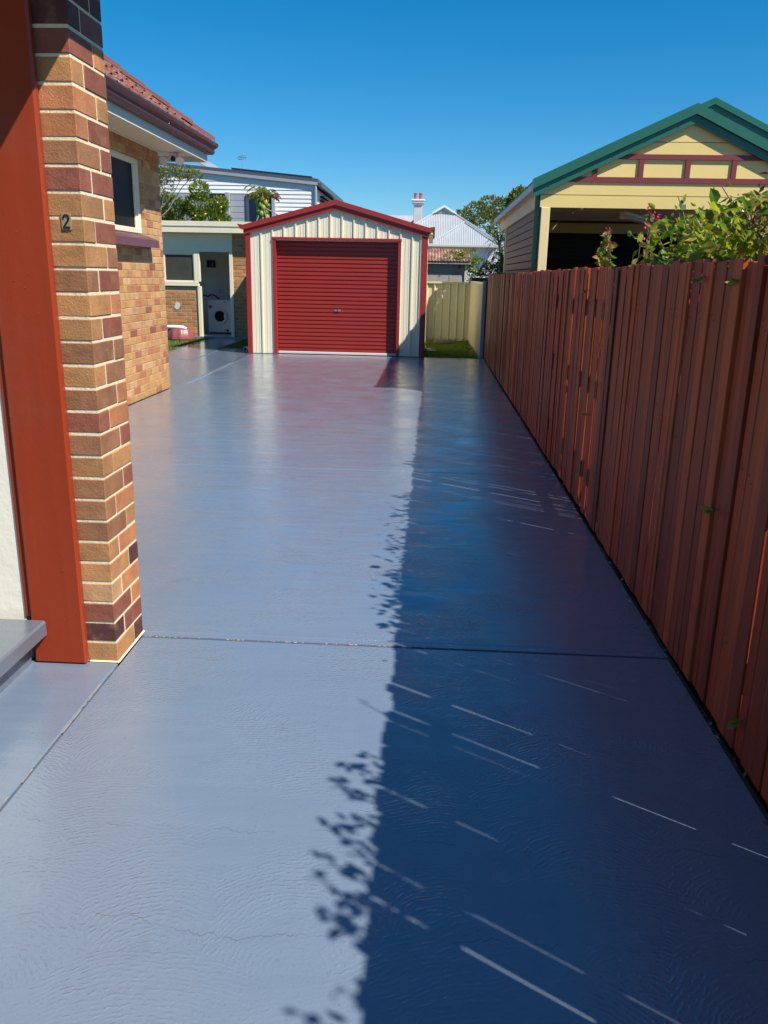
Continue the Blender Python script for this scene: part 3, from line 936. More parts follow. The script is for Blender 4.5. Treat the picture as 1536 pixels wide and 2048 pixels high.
# roller curtain
mb = MB()
P_ = .0785
zz = .055
prof_ = []
while zz < OZ + .02:
    prof_ += [(zz, .0), (zz + .048, .0), (zz + .054, .016), (zz + .072, .016)]
    zz += P_
vs_ = [(OX0 + .033, 16.705 + d, z) for z, d in prof_] + [(OX1 - .033, 16.705 + d, z) for z, d in prof_]
n_ = len(prof_)
mb.add(vs_, [(i, n_ + i, n_ + i + 1, i + 1) for i in range(n_ - 1)])
rd = put('roller_door', mb, 'door_red', ga)
B('bottom_rail', 'rail_metal', rd, OX0 + .034, OX1 - .034, 16.690, 16.722, .006, .053, .004)
hb = B('handle_plate', 'steel', rd, -1.945, -1.810, 16.688, 16.7045, .855, .890, .004)
put('lock', MB().tube([(-1.877, 16.687, .8725), (-1.877, 16.675, .8725)], .013, 10), 'box_black', rd)
B('inner_back', 'dark_inside', ga, OX0 - .1, OX1 + .1, 16.80, 16.81, .0, 2.3, .002)

pv = thing('drain_elbow', (-3.80, 16.98, 0), 'white plastic drain elbow on the paving at the left corner of the garage', 'pipe')
mb = MB().tube([(-3.74, 17.25, .05), (-3.77, 17.05, .05), (-3.80, 16.98, .052), (-3.815, 16.92, .05)], .047, 14)
put('elbow', mb, 'pvc', pv, smooth=True)
put('bore', MB().tube([(-3.8148, 16.922, .05), (-3.8165, 16.9145, .0497)], .036, 14), 'rubber', pv)

# ------------------------------------------------------------------ laundry outbuilding
la = thing('laundry_outbuilding', (-5.6, 21.2, 0), 'flat roofed brick laundry outbuilding with cream trim and open doorway, left of the garage', 'outbuilding')
LY = 20.40
put('wall', MB().box(-9.0, -5.72, LY + .108, LY + .2, 0, 1.22).box(-4.86, -3.75, LY + .108, LY + .2, 0, 2.45)
    .box(-9.0, -3.75, 22.2, 22.3, 0, 2.5).box(-3.76, -3.70, LY + .11, 22.2, 0, 2.45).box(-7.2, -7.1, LY + .21, 22.2, 0, 2.45), 'wallboard', la)
put('mortar', MB().box(-9.0, -5.722, LY + .006, LY + .1075, 0, 1.215).box(-4.858, -3.75, LY + .006, LY + .1075, 0, 2.45), 'mortar_tan', la)
for i in range(28):
    z0, z1 = i * .0862 + .006, (i + 1) * .0862 - .006
    for xa, xb, zt in ((-6.75, -5.735, 1.2), (-4.845, -3.9, 2.44)):
        if z1 > zt: continue
        x = xa - (.12 if i % 2 else 0)
        while x < xb:
            a, b_ = max(x, xa), min(x + .228, xb)
            if b_ - a > .04: brick(la, a, b_, LY, LY + .1, z0, z1, random.choice(((.42, .22, .09), (.46, .235, .095), (.37, .18, .075), (.45, .21, .09))), .002, .004)
            x += .24
B('lintel_band', 'dark_wood', la, -6.75, -5.735, LY - .004, LY + .1, 1.205, 1.222, .002)
# framed front: window, rails, door posts
B('sill_rail', 'cream_paint', la, -9.0, -5.70, LY - .045, LY + .08, 1.228, 1.335, .005)
B('window_post', 'cream_paint', la, -6.62, -6.535, LY - .03, LY + .07, 1.336, 2.035, .005)
B('door_post', 'cream_paint', la, -5.80, -5.66, LY - .032, LY + .07, 1.336, 2.035, .005)
B('door_post', 'cream_paint', la, -5.733, -5.655, LY - .03, LY + .10, .0, 1.2275, .004)
B('door_post', 'cream_paint', la, -4.93, -4.848, LY - .03, LY + .10, .0, 2.035, .004)
B('head_panel', 'cream_paint', la, -9.0, -4.848, LY - .02, LY + .06, 2.0355, 2.455, .003)
B('window_head', 'cream_paint', la, -6.534, -5.801, LY - .028, LY + .05, 1.985, 2.035, .003)
lw = B('window', 'glass_frost', la, -6.534, -5.801, LY + .01, LY + .018, 1.336, 1.985, .0005)
for a in ((-6.533, -6.508, 1.337, 1.984), (-5.827, -5.802, 1.337, 1.984), (-6.507, -5.828, 1.337, 1.362), (-6.507, -5.828, 1.958, 1.984)):
    B('sash', 'cream_paint', lw, a[0], a[1], LY - .012, LY + .0095, a[2], a[3], .002)
B('fascia', 'cream_paint', la, -9.2, -3.72, 20.14, 20.17, 2.462, 2.718, .004)
B('fascia_trim', 'cream_paint', la, -9.2, -3.72, 20.125, 20.1395, 2.605, 2.718, .003)
B('roof', 'grey_metal', la, -9.2, -3.70, 20.171, 22.4, 2.66, 2.70, .003)
B('soffit', 'cream_paint', la, -9.2, -3.72, 20.171, 22.2, 2.46, 2.475, .002)
B('floor', 'paving_smooth', la, -7.1, -3.78, LY - .09, 22.19, -.10, .035, .006)
pm = [(-6.28, .66), (-6.22, .70), (-6.19, .77), (-6.22, .83), (-6.27, .85), (-6.31, .80), (-6.34, .72)]
put('render_patch', MB().prism(pm, LY - .006, LY + .004), 'paper', la)
# tiled splashback inside
for i in range(7):
    for j in range(7):
        B('wall_tile', 'tile_white', la, -6.3 + .30 * i, -6.3 + .30 * i + .296, 22.188, 22.199, .04 + .2 * j, .04 + .2 * j + .196, .002)

wm = thing('washing_machine', (-5.49, 21.75, .035), 'white front loading washing machine standing in the laundry doorway', 'washing machine')
WX0, WX1, WY = -5.80, -5.19, 21.48
B('body', 'appliance', wm, WX0, WX1, WY, 22.06, .06, .885, .012)
B('control_panel', 'appliance', wm, WX0 + .004, WX1 - .004, WY - .010, WY - .0005, .745, .875, .004)
B('kick_panel', 'appliance', wm, WX0 + .004, WX1 - .004, WY - .006, WY - .0005, .065, .155, .003)
def disc(name, mt, parent, cx, cz, y0, y1, r_, n=28, r1=None):
    return put(name, MB().tube([(cx, y0, cz), (cx, y1, cz)], [r_, r1 or r_], n), mt, parent)
cx, cz = (WX0 + WX1) / 2 + .01, .47
prof_d = [(.0, 0), (.19, 0), (.215, .012), (.215, .028), (.19, .04), (.15, .034), (.138, .012)]
mb = MB()
nn = 32
vs_ = []
for r_, d in prof_d[1:]:
    for k in range(nn):
        a = 2 * math.pi * k / nn
        vs_.append((cx + r_ * math.cos(a), WY - d, cz + r_ * math.sin(a)))
mm = len(prof_d) - 1
mb.add(vs_, [(i * nn + k, i * nn + (k + 1) % nn, (i + 1) * nn + (k + 1) % nn, (i + 1) * nn + k) for i in range(mm - 1) for k in range(nn)])
dr = put('door', mb, 'appliance', wm, smooth=True)
mb = MB(); mb.ellipsoid((cx, WY - .004, cz), .138, .03, .138, 24, 10)
put('door_glass', mb, 'glass_dark', dr, smooth=True)
B('door_handle', 'appliance', dr, cx + .115, cx + .16, WY - .046, WY - .03, cz - .05, cz + .06, .005)
disc('dial', 'appliance', wm, cx - .02, .81, WY - .035, WY - .011, .028)
B('display', 'box_black', wm, cx + .13, cx + .19, WY - .013, WY - .0105, .825, .842, .001)
put('sticker', MB().prism([(WX0 + .015, .735), (WX0 + .13, .735), (WX0 + .07, .635)], WY - .002, WY - .0005), 'sticker_red', wm)
put('sticker', MB().prism([(WX1 - .20, .14), (WX1 - .20, .125), (WX1 - .17, .125), (WX1 - .17, .095), (WX1 - .155, .095), (WX1 - .155, .125), (WX1 - .14, .125), (WX1 - .14, .14)], WY - .0085, WY - .0065), 'sticker_black', wm)
put('sticker', MB().tube([(WX1 - .10, WY - .0085, .115), (WX1 - .10, WY - .0065, .115)], .034, 14), 'sticker_black', wm)
for fx in (WX0 + .06, WX1 - .06):
    put('foot', MB().tube([(fx, WY + .06, .036), (fx, WY + .06, .0605)], .02, 10), 'rubber', wm)

mb_ = thing('breaker_box', (-5.66, 22.15, 1.7), 'small black meter box on the laundry back wall above the washing machine', 'meter box')
B('box', 'box_black', mb_, -5.955, -5.735, 22.13, 22.187, 1.685, 1.87, .006)
for i in range(3): B('label_strip', 'paper', mb_, -5.815, -5.785, 22.126, 22.1295, 1.715 + i * .04, 1.733 + i * .04, .001)
tp = thing('tap', (-5.62, 22.12, 1.08), 'chrome washing machine tap on the laundry back wall', 'tap')
put('spout', MB().tube([(-5.62, 22.187, 1.10), (-5.62, 22.11, 1.10), (-5.62, 22.10, 1.06)], .014, 8), 'steel', tp)
put('knob', MB().tube([(-5.62, 22.13, 1.115), (-5.62, 22.13, 1.14)], .026, 8), 'steel', tp)
hz = tag(put('hose', MB().tube([(-6.1, 21.9, .90), (-5.98, 21.88, .99), (-5.88, 21.86, .95), (-5.80, 21.85, 1.0), (-5.70, 21.86, .98), (-5.63, 21.95, .91), (-5.62, 22.0, .89)], .017, 8), 'rubber', smooth=True), 'dark drain hose looping over the top of the washing machine', 'hose')
db = thing('detergent_bottle', (-5.23, 21.70, .885), 'blue labelled detergent bottle on the right of the washing machine top', 'bottle')
put('bottle', MB().lathe([(.045, .885), (.05, .89), (.05, 1.02), (.03, 1.06), (.018, 1.075), (.018, 1.09)], -5.25, 21.7, 14), 'appliance', db, smooth=True)
put('label', MB().lathe([(.051, .905), (.051, 1.0)], -5.25, 21.7, 14), 'blue_plastic', db, smooth=True)
put('cap', MB().lathe([(.02, 1.0905), (.02, 1.125), (.012, 1.13)], -5.25, 21.7, 12), 'steel', db)

ba = thing('maroon_tub', (-6.0, 19.6, 0), 'maroon scalloped plastic tub on the grass against the laundry wall', 'tub')
put('tub', MB().lathe([(.33, .0), (.33, .03), (.285, .24), (.26, .255), (.20, .25)], -6.02, 19.75, 40, 10, .05), 'basin', ba, smooth=True)
pp = tag(put('white_pipe', MB().tube([(-6.75, 19.55, .29), (-6.05, 19.55, .295), (-5.88, 19.56, .285), (-5.83, 19.58, .25)], .045, 12), 'pvc', smooth=True), 'white plastic pipe lying across the maroon tub', 'pipe')

# ------------------------------------------------------------------ steel fences behind
cf = thing('back_steel_fence', (.4, 21.4, 0), 'cream steel panel fence across the end of the back lawn', 'fence')
x = -.35
while x < .93:
    m = MB()
    x1 = min(x + .19, .955)
    m.prism([(x, 21.40), (x, 21.412), (x1, 21.412), (x1, 21.40)], -.05, 1.40, 'z')
    m.prism([(x + .0, 21.372), (x + .022, 21.36), (x + .036, 21.36), (x + .06, 21.3995), (x, 21.3995)], -.05, 1.40, 'z')
    put('sheet', m, 'cbond', cf)
    x = x1
B('top_rail', 'cbond', cf, -.35, .93, 21.345, 21.43, 1.40, 1.445, .004)
B('post', 'cbond', cf, .956, 1.02, 21.35, 21.43, -.1, 1.46, .004)
sf = thing('side_steel_fence', (1.0, 19.0, 0), 'short cream steel panel fence running back from the end of the paling fence', 'fence')
A, Bp = Vector((1.012, 16.76)), Vector((.965, 21.34))
N = 10
for i in range(N):
    p, q = A.lerp(Bp, i / N), A.lerp(Bp, (i + .985) / N)
    m = MB()
    m.prism([(p.x, p.y), (q.x, q.y), (q.x + .01, q.y), (p.x + .01, p.y)], -.05, 1.435, 'z')
    m.prism([(p.x, p.y), (p.x - .03, p.y + .025), (p.x - .03, p.y + .05), (p.x - .001, p.y + .08)], -.05, 1.435, 'z')
    put('sheet', m, 'cbond', sf)
mb = MB(); mb.prism([(A.x - .03, A.y), (A.x + .035, A.y), (Bp.x + .035, Bp.y), (Bp.x - .03, Bp.y)], 1.436, 1.475, 'z')
put('top_rail', mb, 'cbond', sf)
B('post', 'grey_metal', sf, .985, 1.052, 16.66, 16.755, -.1, 1.50, .004)

# ------------------------------------------------------------------ neighbour's carport
ca = thing('carport', (3.0, 13.5, 0), 'yellow gabled carport with dark green roof edge and maroon trim beyond the paling fence', 'carport')
CY = 10.6
tz = lambda X_, off=0: 2.711 + off + .458 * (X_ - 1.173) if X_ <= 3.004 else 2.711 + off + .458 * (2 * 3.004 - X_ - 1.173)
XL, XC, XR = 1.173, 3.004, 4.835
def barge(parent, XL, XC, XR, ztop, s, y0, nm=('barge_cap', 'barge_board'), d1=.115, d2=.215):
    for (xa, xb) in ((XL, XC), (XC, XR)):
        za = ztop if xa == XC else ztop - s * (XC - XL)
        zb = ztop if xb == XC else ztop - s * (XR - XC)
        put(nm[0], MB().prism([(xa, za - d1), (xb, zb - d1), (xb, zb), (xa, za)], y0, y0 + .17), 'green_metal', parent)
        put(nm[1], MB().prism([(xa, za - d2), (xb, zb - d2), (xb, zb - d1 - .001), (xa, za - d1 - .001)], y0 + .035, y0 + .06), 'green_metal', parent)
        mb = MB()
        for i in range(5):
            t_ = (i + .5) / 5
            mb.ellipsoid((xa + (xb - xa) * t_, y0 + .032, za + (zb - za) * t_ - (d1 + d2) / 2), .008, .004, .008, 6, 4)
        put('screw_heads', mb, 'green_metal', parent)['kind'] = 'stuff'
barge(ca, XL, XC, XR, 3.55, .458, CY - .02)
zl = lambda off: [(-.458, 1, 3.55 - off - .458 * XC), (.458, 1, 3.55 - off + .458 * XC)]
def gboard(nm, mt, x0, x1, z0, z1, y0, y1):
    pg = clip([(x0, z0), (x1, z0), (x1, z1), (x0, z1)], zl(.16))
    if pg: put(nm, MB().prism(pg, y0, y1), mt, ca)
gboard('beam', 'yellow', 1.275, 4.72, 2.395, 2.535, 10.67, 10.75)
gboard('beam', 'yellow', 1.275, 4.72, 2.542, 2.690, 10.667, 10.75)
gboard('board', 'yellow', 1.2, 4.8, 2.691, 2.96, 10.675, 10.75)
gboard('board', 'yellow', 1.2, 4.8, 2.961, 3.135, 10.67, 10.75)
gboard('board', 'yellow', 1.2, 4.8, 3.142, 3.50, 10.67, 10.75)
gboard('trim_strip', 'maroon_trim', 1.2, 4.8, 2.686, 2.744, 10.650, 10.6665)
gboard('trim_strip', 'maroon_trim', 1.2, 4.8, 2.946, 3.002, 10.650, 10.6665)
for xv in (1.872, 2.414, 2.962, 3.502, 4.04):
    gboard('trim_post', 'maroon_trim', xv, xv + .058, 2.7445, 2.9455, 10.652, 10.6745)
B('post', 'post_yellow', ca, 1.292, 1.400, 10.66, 10.77, -.1, 2.394, .005)
B('post', 'post_yellow', ca, 4.60, 4.71, 10.66, 10.77, -.1, 2.394, .005)
put('downpipe', MB().tube([(1.262, 10.74, -.1), (1.262, 10.74, 2.52), (1.23, 10.74, 2.60)], .044, 16), 'green_metal', ca, smooth=True)
for i in range(15):
    z0 = .85 + i * .105
    B('side_slat', 'brown_slat', ca, 1.325, 1.345, 10.90, 15.85, z0, z0 + .094, .003)
B('side_post', 'post_yellow', ca, 1.312, 1.36, 15.86, 16.02, -.1, 2.43, .003)
B('side_post', 'grey_metal', ca, 1.315, 1.36, 10.80, 10.89, -.1, 2.43, .003)
B('side_beam', 'soffit', ca, 1.295, 1.36, 10.776, 17.0, 2.431, 2.67, .003)
B('side_gutter', 'fascia_grey', ca, 1.18, 1.275, 10.735, 17.3, 2.60, 2.685, .01)
B('eave_lining', 'soffit', ca, 1.2755, 1.30, 10.776, 17.2, 2.60, 2.615, .001)
B('side_wall', 'brown_slat', ca, 4.70, 4.74, 10.8, 16.6, 0, 2.43, .003)
B('rear_beam', 'yellow', ca, 1.37, 4.69, 16.40, 16.47, 2.40, 2.58, .004)
rr = MB()
rr.corr((1.33, 16.52, 0), (3.4, 0, 0), (0, 0, 2.6), 3.5, .0)
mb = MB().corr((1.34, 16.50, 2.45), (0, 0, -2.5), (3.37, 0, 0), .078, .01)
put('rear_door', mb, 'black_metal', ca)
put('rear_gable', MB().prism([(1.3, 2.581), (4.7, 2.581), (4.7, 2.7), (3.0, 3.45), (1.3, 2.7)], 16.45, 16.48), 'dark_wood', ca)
for sgn in (-1, 1):
    o = Vector((XC, 17.2 if sgn < 0 else CY + .155, 3.52)); u = Vector((0, (CY + .155 - 17.2) * (1 if sgn < 0 else -1), 0))
    put('roof', MB().corr(o, u, (sgn * 1.83, 0, -.458 * 1.83), .12, .012), 'green_metal', ca)
for i in range(6):
    yb = 11.3 + i * .95
    B('rafter_tie', 'wallboard', ca, 1.37, 4.69, yb, yb + .05, 2.60, 2.68, .003)
for xb in (1.9, 2.45, 3.55, 4.1):
    zz = 3.49 - .458 * abs(xb - XC) - .06
    B('batten', 'post_yellow', ca, xb, xb + .05, 10.78, 16.4, zz - .06, zz - .01, .002)
lt = thing('tube_light', (2.95, 13.0, 2.45), 'white fluorescent tube fitting hanging in the dark carport', 'light')
put('fitting', MB().cbox(-.6, .6, -.05, .05, .03, .075, .004), 'white_paint', lt, loc=(2.95, 13.0, 2.42), rot=(0, 0, R(62)))
put('diffuser', MB().cbox(-.58, .58, -.065, .065, -.02, .0295, .02), 'white_paint', lt, loc=(2.95, 13.0, 2.42), rot=(0, 0, R(62)))
bn = thing('green_louvre_box', (3.25, 12.1, 0), 'green ribbed box top just above the fence inside the carport', 'box')
for i in range(3):
    B('slat', 'green_metal', bn, 3.0 + i * .05, 3.6, 12.0 + i * .06, 12.4, 1.70 + i * .075, 1.75 + i * .075, .006)
B('body', 'green_metal', bn, 2.95, 3.6, 12.05, 12.4, .0, 1.69, .01)

# neighbour's house behind the carport
nh = thing('neighbour_house', (4.85, 21, 0), 'second green edged gable of the yellow house behind the carport', 'house')
barge(nh, 2.62, 5.12, 7.62, 4.85, .458, 16.95)
put('gable_wall', MB().prism([(2.9, 0), (7.3, 0), (7.3, 3.6), (5.12, 4.62), (2.9, 3.6)], 17.08, 24.0), 'yellow', nh)
for sgn in (-1, 1):
    o = Vector((5.12, 24.2 if sgn < 0 else 17.1, 4.82)); u = Vector((0, -7.1 if sgn < 0 else 7.1, 0))
    put('roof', MB().corr(o, u, (sgn * 2.5, 0, -.458 * 2.5), .15, .014), 'green_metal', nh)

# ------------------------------------------------------------------ things beyond the back fence
sh = thing('old_shed', (.2, 24.5, 0), 'old grey rendered shed with rusty corrugated roof behind the back fence', 'shed')
put('wall', MB().box(-2.5, .86, 23.5, 26, 0, 1.93), 'render_grey', sh)
B('wall_joint', 'render_grey', sh, .455, .475, 23.49, 23.4995, 0, 1.80, .001)
B('eave_board', 'render_grey', sh, -2.6, 1.02, 23.36, 23.42, 1.90, 1.99, .006)
B('bracket', 'dark_wood', sh, .70, .74, 23.42, 23.49, 1.80, 1.895, .003)
put('roof', MB().corr((-2.6, 23.33, 1.99), (3.62, 0, 0), (0, 1.8, .36), .085, .013), 'rust', sh)
put('side_board', MB().prism([(23.43, 1.93), (26, 1.93), (26, 0), (23.6, 0)], .87, .90, 'x'), 'cream_paint', sh)
tk = thing('dark_hutch', (1.25, 23, 0), 'black framed hutch with sloping lid behind the corner of the steel fence', 'hutch')
B('body', 'dark_wood', tk, 1.00, 1.55, 22.6, 23.2, 0, 1.56, .006)
put('lid', MB().prism([(.95, 1.70), (1.62, 1.58), (1.62, 1.61), (.95, 1.735)], 22.5, 23.3), 'black_metal', tk)
B('frame', 'grey_metal', tk, 1.01, 1.045, 22.57, 22.599, 0, 1.66, .003)
for i in range(3): B('frame', 'black_metal', tk, 1.15 + i * .13, 1.17 + i * .13, 22.575, 22.599, .5, 1.55, .002)
rk = tag(put('flat_rock', MB().lathe([(.22, -.03), (.24, .03), (.17, .07), (.05, .08)], .27, 20.35, 11, 3, .14), 'stone'), 'flat brown rock on the back lawn near the steel fence', 'rock')
for (px, py, l_) in ((.02, 17.95, 'larger white scrap of paper lying on the back lawn'), (-.03, 18.35, 'smaller white scrap of paper behind the larger one on the back lawn'), (.72, 21.1, 'white scrap at the foot of the back steel fence')):
    s_ = .11 if 'larger' in l_[:8] else .06
    me = MB().prism([(px - s_, py - .05), (px + s_ * .6, py - .07), (px + s_, py + .03), (px - s_ * .4, py + .08)], .03, .036, 'z')
    tag(put('paper_scrap', me, 'paper'), l_, 'litter', 'paper scraps on the lawn')

gh = thing('grey_roofed_house', (.5, 45, 0), 'white house with silver corrugated hip roof and chimney behind the back fence', 'house')
put('wall', MB().box(-.1, 2.95, 40.4, 44, 0, 3.0).box(-5, 3.1, 41.9, 50, 0, 3.0), 'house_white', gh)
put('gutter', MB().cbox(-.25, 3.05, 39.95, 40.10, 2.92, 3.03, .01), 'fascia_grey', gh)
put('frieze', MB().box(-.101, 2.951, 40.38, 40.3995, 1.95, 2.32), 'white_paint', gh)
# wing hip end
wl_, wr_, wa = (-.16, 40.02, 3.02), (3.0, 40.02, 3.02), (1.44, 41.55, 4.09)
def tri_corr(o, u, v, ta, period, amp):
    # triangle / trapezoid: v reaches full between ta[0]..ta[1]
    def lim(t):
        if t < ta[0]: return (0, t / ta[0])
        if t > ta[1]: return (0, (1 - t) / (1 - ta[1]))
        return (0, 1)
    return MB().corr(o, u, v, period, amp, lim, sub=6)
put('roof_face', tri_corr(wl_, (3.16, 0, 0), (0, 1.53, 1.07), (.5, .502), .085, .014), 'iron_grey', gh)
put('roof_face', MB().add([wr_, (wr_[0], 44, 3.02), (1.44, 44, 4.09), wa], [(0, 1, 2, 3)]), 'iron_grey', gh)
put('roof_face', MB().add([wl_, (wl_[0], 44, 3.02), (1.44, 44, 4.09), wa], [(3, 2, 1, 0)]), 'iron_grey', gh)
put('hip_flashing', MB().tube([(wl_[0], wl_[1], wl_[2] + .03), (wa[0], wa[1], wa[2] + .02), (wr_[0], wr_[1], wr_[2] + .03)], .045, 6), 'iron_grey', gh)
# main roof
me0 = Vector((-2.6, 41.6, 3.0)); L = 6.05
put('roof_face', tri_corr(me0, (L, 0, 0), (0, 2.9, 1.70), (.425, .592), .085, .014), 'iron_grey', gh)
put('roof_face', MB().add([(3.45, 41.6, 3.0), (3.45, 50, 3.0), (.98, 47.5, 4.70), (.98, 44.5, 4.70)], [(0, 1, 2, 3)]), 'iron_grey', gh)
put('roof_face', MB().add([(-2.6, 41.6, 3.0), (-2.6, 50, 3.0), (-.03, 47.5, 4.70), (-.03, 44.5, 4.70)], [(3, 2, 1, 0)]), 'iron_grey', gh)
put('gablet', MB().prism([(.0, 4.70), (.95, 4.70), (.47, 4.98)], 44.42, 44.46), 'render_grey', gh)
for a, b_ in (((-.14, 4.64), (.47, 5.0)), ((.47, 5.0), (1.10, 4.64))):
    put('gablet_barge', MB().prism([a, b_, (b_[0], b_[1] + .09), (a[0], a[1] + .09)], 44.3, 44.41), 'white_paint', gh)
    put('hip_flashing', MB().tube([(me0.x, me0.y, 3.03), (-.03, 44.5, 4.72)] if a[0] < 0 else [(3.45, 41.6, 3.03), (.98, 44.5, 4.72)], .05, 6), 'iron_grey', gh)
ch = B('chimney', 'chimney', gh, -1.08, -.66, 44.0, 44.4, 3.5, 5.06, .01)
mb = MB().lathe([(.30, 5.06), (.34, 5.12), (.34, 5.16), (.40, 5.24), (.40, 5.32), (.33, 5.36)], -.87, 44.2, 4)
o_ = B('corbel', 'white_paint', ch, -1.13, -.61, 43.95, 44.45, 5.061, 5.12, .01)
B('corbel', 'chimney', ch, -1.18, -.56, 43.90, 44.50, 5.121, 5.24, .02)
B('corbel', 'white_paint', ch, -1.21, -.53, 43.87, 44.53, 5.241, 5.32, .01)
for px in (-1.0, -.74):
    put('chimney_pot', MB().lathe([(.10, 5.321), (.085, 5.40), (.08, 5.56), (.10, 5.58), (.10, 5.62), (.07, 5.63)], px, 44.2, 14), 'pot', ch, smooth=False)
put('roof_face', MB().add([(-4.0, 46, 3.6), (-.2, 46, 3.6), (-1.2, 47.6, 4.78), (-2.6, 47.6, 4.78)], [(0, 1, 2, 3)]), 'iron_grey', gh)
put('roof_face', tri_corr((-1.9, 43.2, 3.55), (2.0, 0, 0), (0, 1.6, 1.02), (.5, .502), .085, .012), 'iron_grey', gh)

# ------------------------------------------------------------------ white weatherboard house
wh = thing('white_weatherboard_house', (-7, 33, 0), 'two storey white weatherboard house with dark low roof behind the laundry', 'house')
WY0 = 30.0
rz = lambda X_: 4.90 - .088 * (X_ + 8.0)
cl = [(.088, 1, 4.90 - .704 )]
put('wall_core', MB().prism([(-11.5, 0), (-4.22, 0), (-4.22, rz(-4.22) - .08), (-11.5, rz(-11.5) - .08)], WY0 + .03, 38), 'white_paint', wh)
i = 0
z = 2.6
while z < 5.3:
    segs = [(-11.5, -4.2)] if z >= 4.205 else [(-11.5, -9.6), (-5.55, -4.2)]
    for a, b_ in segs:
        pg = clip([(a, z), (b_, z), (b_, z + .131), (a, z + .131)], cl)
        if pg and max(p[1] for p in pg) - min(p[1] for p in pg) > .02:
            n_ = len(pg)
            mb = MB()
            vs_ = [(p[0], WY0 - .022 * (1 - (p[1] - z) / .14), p[1]) for p in pg] + [(p[0], WY0 + .028, p[1]) for p in pg]
            mb.add(vs_, [tuple(range(n_))] + [(k, k + n_, (k + 1) % n_ + n_, (k + 1) % n_) for k in range(n_)])
            put('weatherboard', mb, 'white_paint', wh)
    z += .135
for k, z in enumerate((2.6, 3.0, 3.2, 3.4, 3.6, 3.8, 4.0)):
    h_ = .39 if z == 2.6 else .195
    B('cladding_board', 'grey_panel', wh, -7.14, -6.60, WY0 - .01, WY0 + .02, z, z + h_ - .008, .004)
    B('cladding_board', 'grey_panel', wh, -9.6, -7.9, WY0 - .01, WY0 + .02, z, z + h_ - .008, .004)
B('dark_panel', 'glass_blue', wh, -7.89, -7.28, WY0 + .0, WY0 + .02, 2.6, 4.20, .002)
B('screen_fin', 'grey_panel', wh, -7.28, -7.145, WY0 - .2, WY0 + .0, 2.6, 4.24, .005)
B('screen_fin', 'grey_panel', wh, -5.66, -5.55, WY0 - .2, WY0 + .0, 2.6, 4.23, .005)
ww = B('window', 'glass_blue', wh, -6.52, -5.67, WY0 + .0, WY0 + .02, 3.0, 4.19, .002)
for a in ((-6.59, -6.49), (-6.10, -6.03)):
    B('frame', 'roof_dark', ww, a[0], a[1], WY0 - .06, WY0 - .0005, 2.9, 4.20, .004)
put('roof', MB().prism([(-11.6, rz(-11.6)), (-4.05, rz(-4.05)), (-4.05, rz(-4.05) + .17), (-11.6, rz(-11.6) + .17)], WY0 - .09, 38.2), 'roof_dark', wh)
put('fascia', MB().prism([(-11.6, rz(-11.6) - .04), (-4.06, rz(-4.06) - .04), (-4.06, rz(-4.06) + .06), (-11.6, rz(-11.6) + .06)], WY0 - .11, WY0 - .0905), 'grey_metal', wh)
put('side_gutter', MB().cbox(-4.045, -3.93, WY0 - .11, 38.2, 4.46, 4.60, .01), 'roof_dark', wh)
put('corner_pipe', MB().tube([(-4.14, WY0 - .06, 0), (-4.14, WY0 - .06, 4.5)], .05, 8), 'grey_metal', wh)
for i in range(7):
    put('louvre', MB().cbox(-4.19, -4.05, 31.6 + .0, 34.5, 3.55 + i * .12, 3.60 + i * .12, .005), 'black_metal', wh)
put('solar_panel', MB().prism([(-7.1, rz(-7.1) + .20), (-4.3, rz(-4.3) + .20), (-4.3, rz(-4.3) + .245), (-7.1, rz(-7.1) + .245)], WY0 + .1, WY0 + 2.0), 'solar', wh)
put('solar_frame', MB().prism([(-7.1, rz(-7.1) + .171), (-4.3, rz(-4.3) + .171), (-4.3, rz(-4.3) + .199), (-7.1, rz(-7.1) + .199)], WY0 + .5, WY0 + .6), 'grey_metal', wh)
put('upper_roof', MB().prism([(-9.4, 5.85), (-8.0, 5.02), (-8.0, 5.10), (-9.4, 5.95)], WY0 + .2, 37), 'grey_metal', wh)
an = thing('tv_antenna', (-6.87, 30.8, 5.0), 'thin television antenna on the roof of the white house', 'antenna')
put('mast', MB().tube([(-6.87, 30.8, 4.93), (-6.87, 30.8, 5.56)], .012, 6), 'steel', an)
for k, (z, l_) in enumerate(((5.52, .13), (5.47, .18), (5.42, .14))):
    put('element', MB().tube([(-6.87 - l_, 30.8, z), (-6.87 + l_, 30.8, z + .02)], .011, 5), 'steel', an)
put('element', MB().tube([(-6.78, 30.8, 5.36), (-6.80, 30.8, 5.62)], .012, 5), 'steel', an)

# ------------------------------------------------------------------ vegetation
random.seed(5)
# big bush leaning over the fence
leaf_me = []
for k in range(4):
    mb = MB()
    leaf_at(mb, (0, 0, 0), (1, 0, 0), 1.0, .62 + .12 * k, 0)
    me = mb.mesh('leaf'); me.materials.append(M['leaf_bush']); leaf_me.append(me)
def leaf_obj(parent, p, d, size, name='leaf', meset=leaf_me):
    d = Vector(d).normalized()
    q = d.to_track_quat('X', 'Z').to_euler()
    q = (q.to_matrix() @ Matrix.Rotation(random.uniform(-1.1, 1.1), 3, 'X')).to_euler()
    return put(name, random.choice(meset), None, parent, loc=p, rot=q, scale=size)

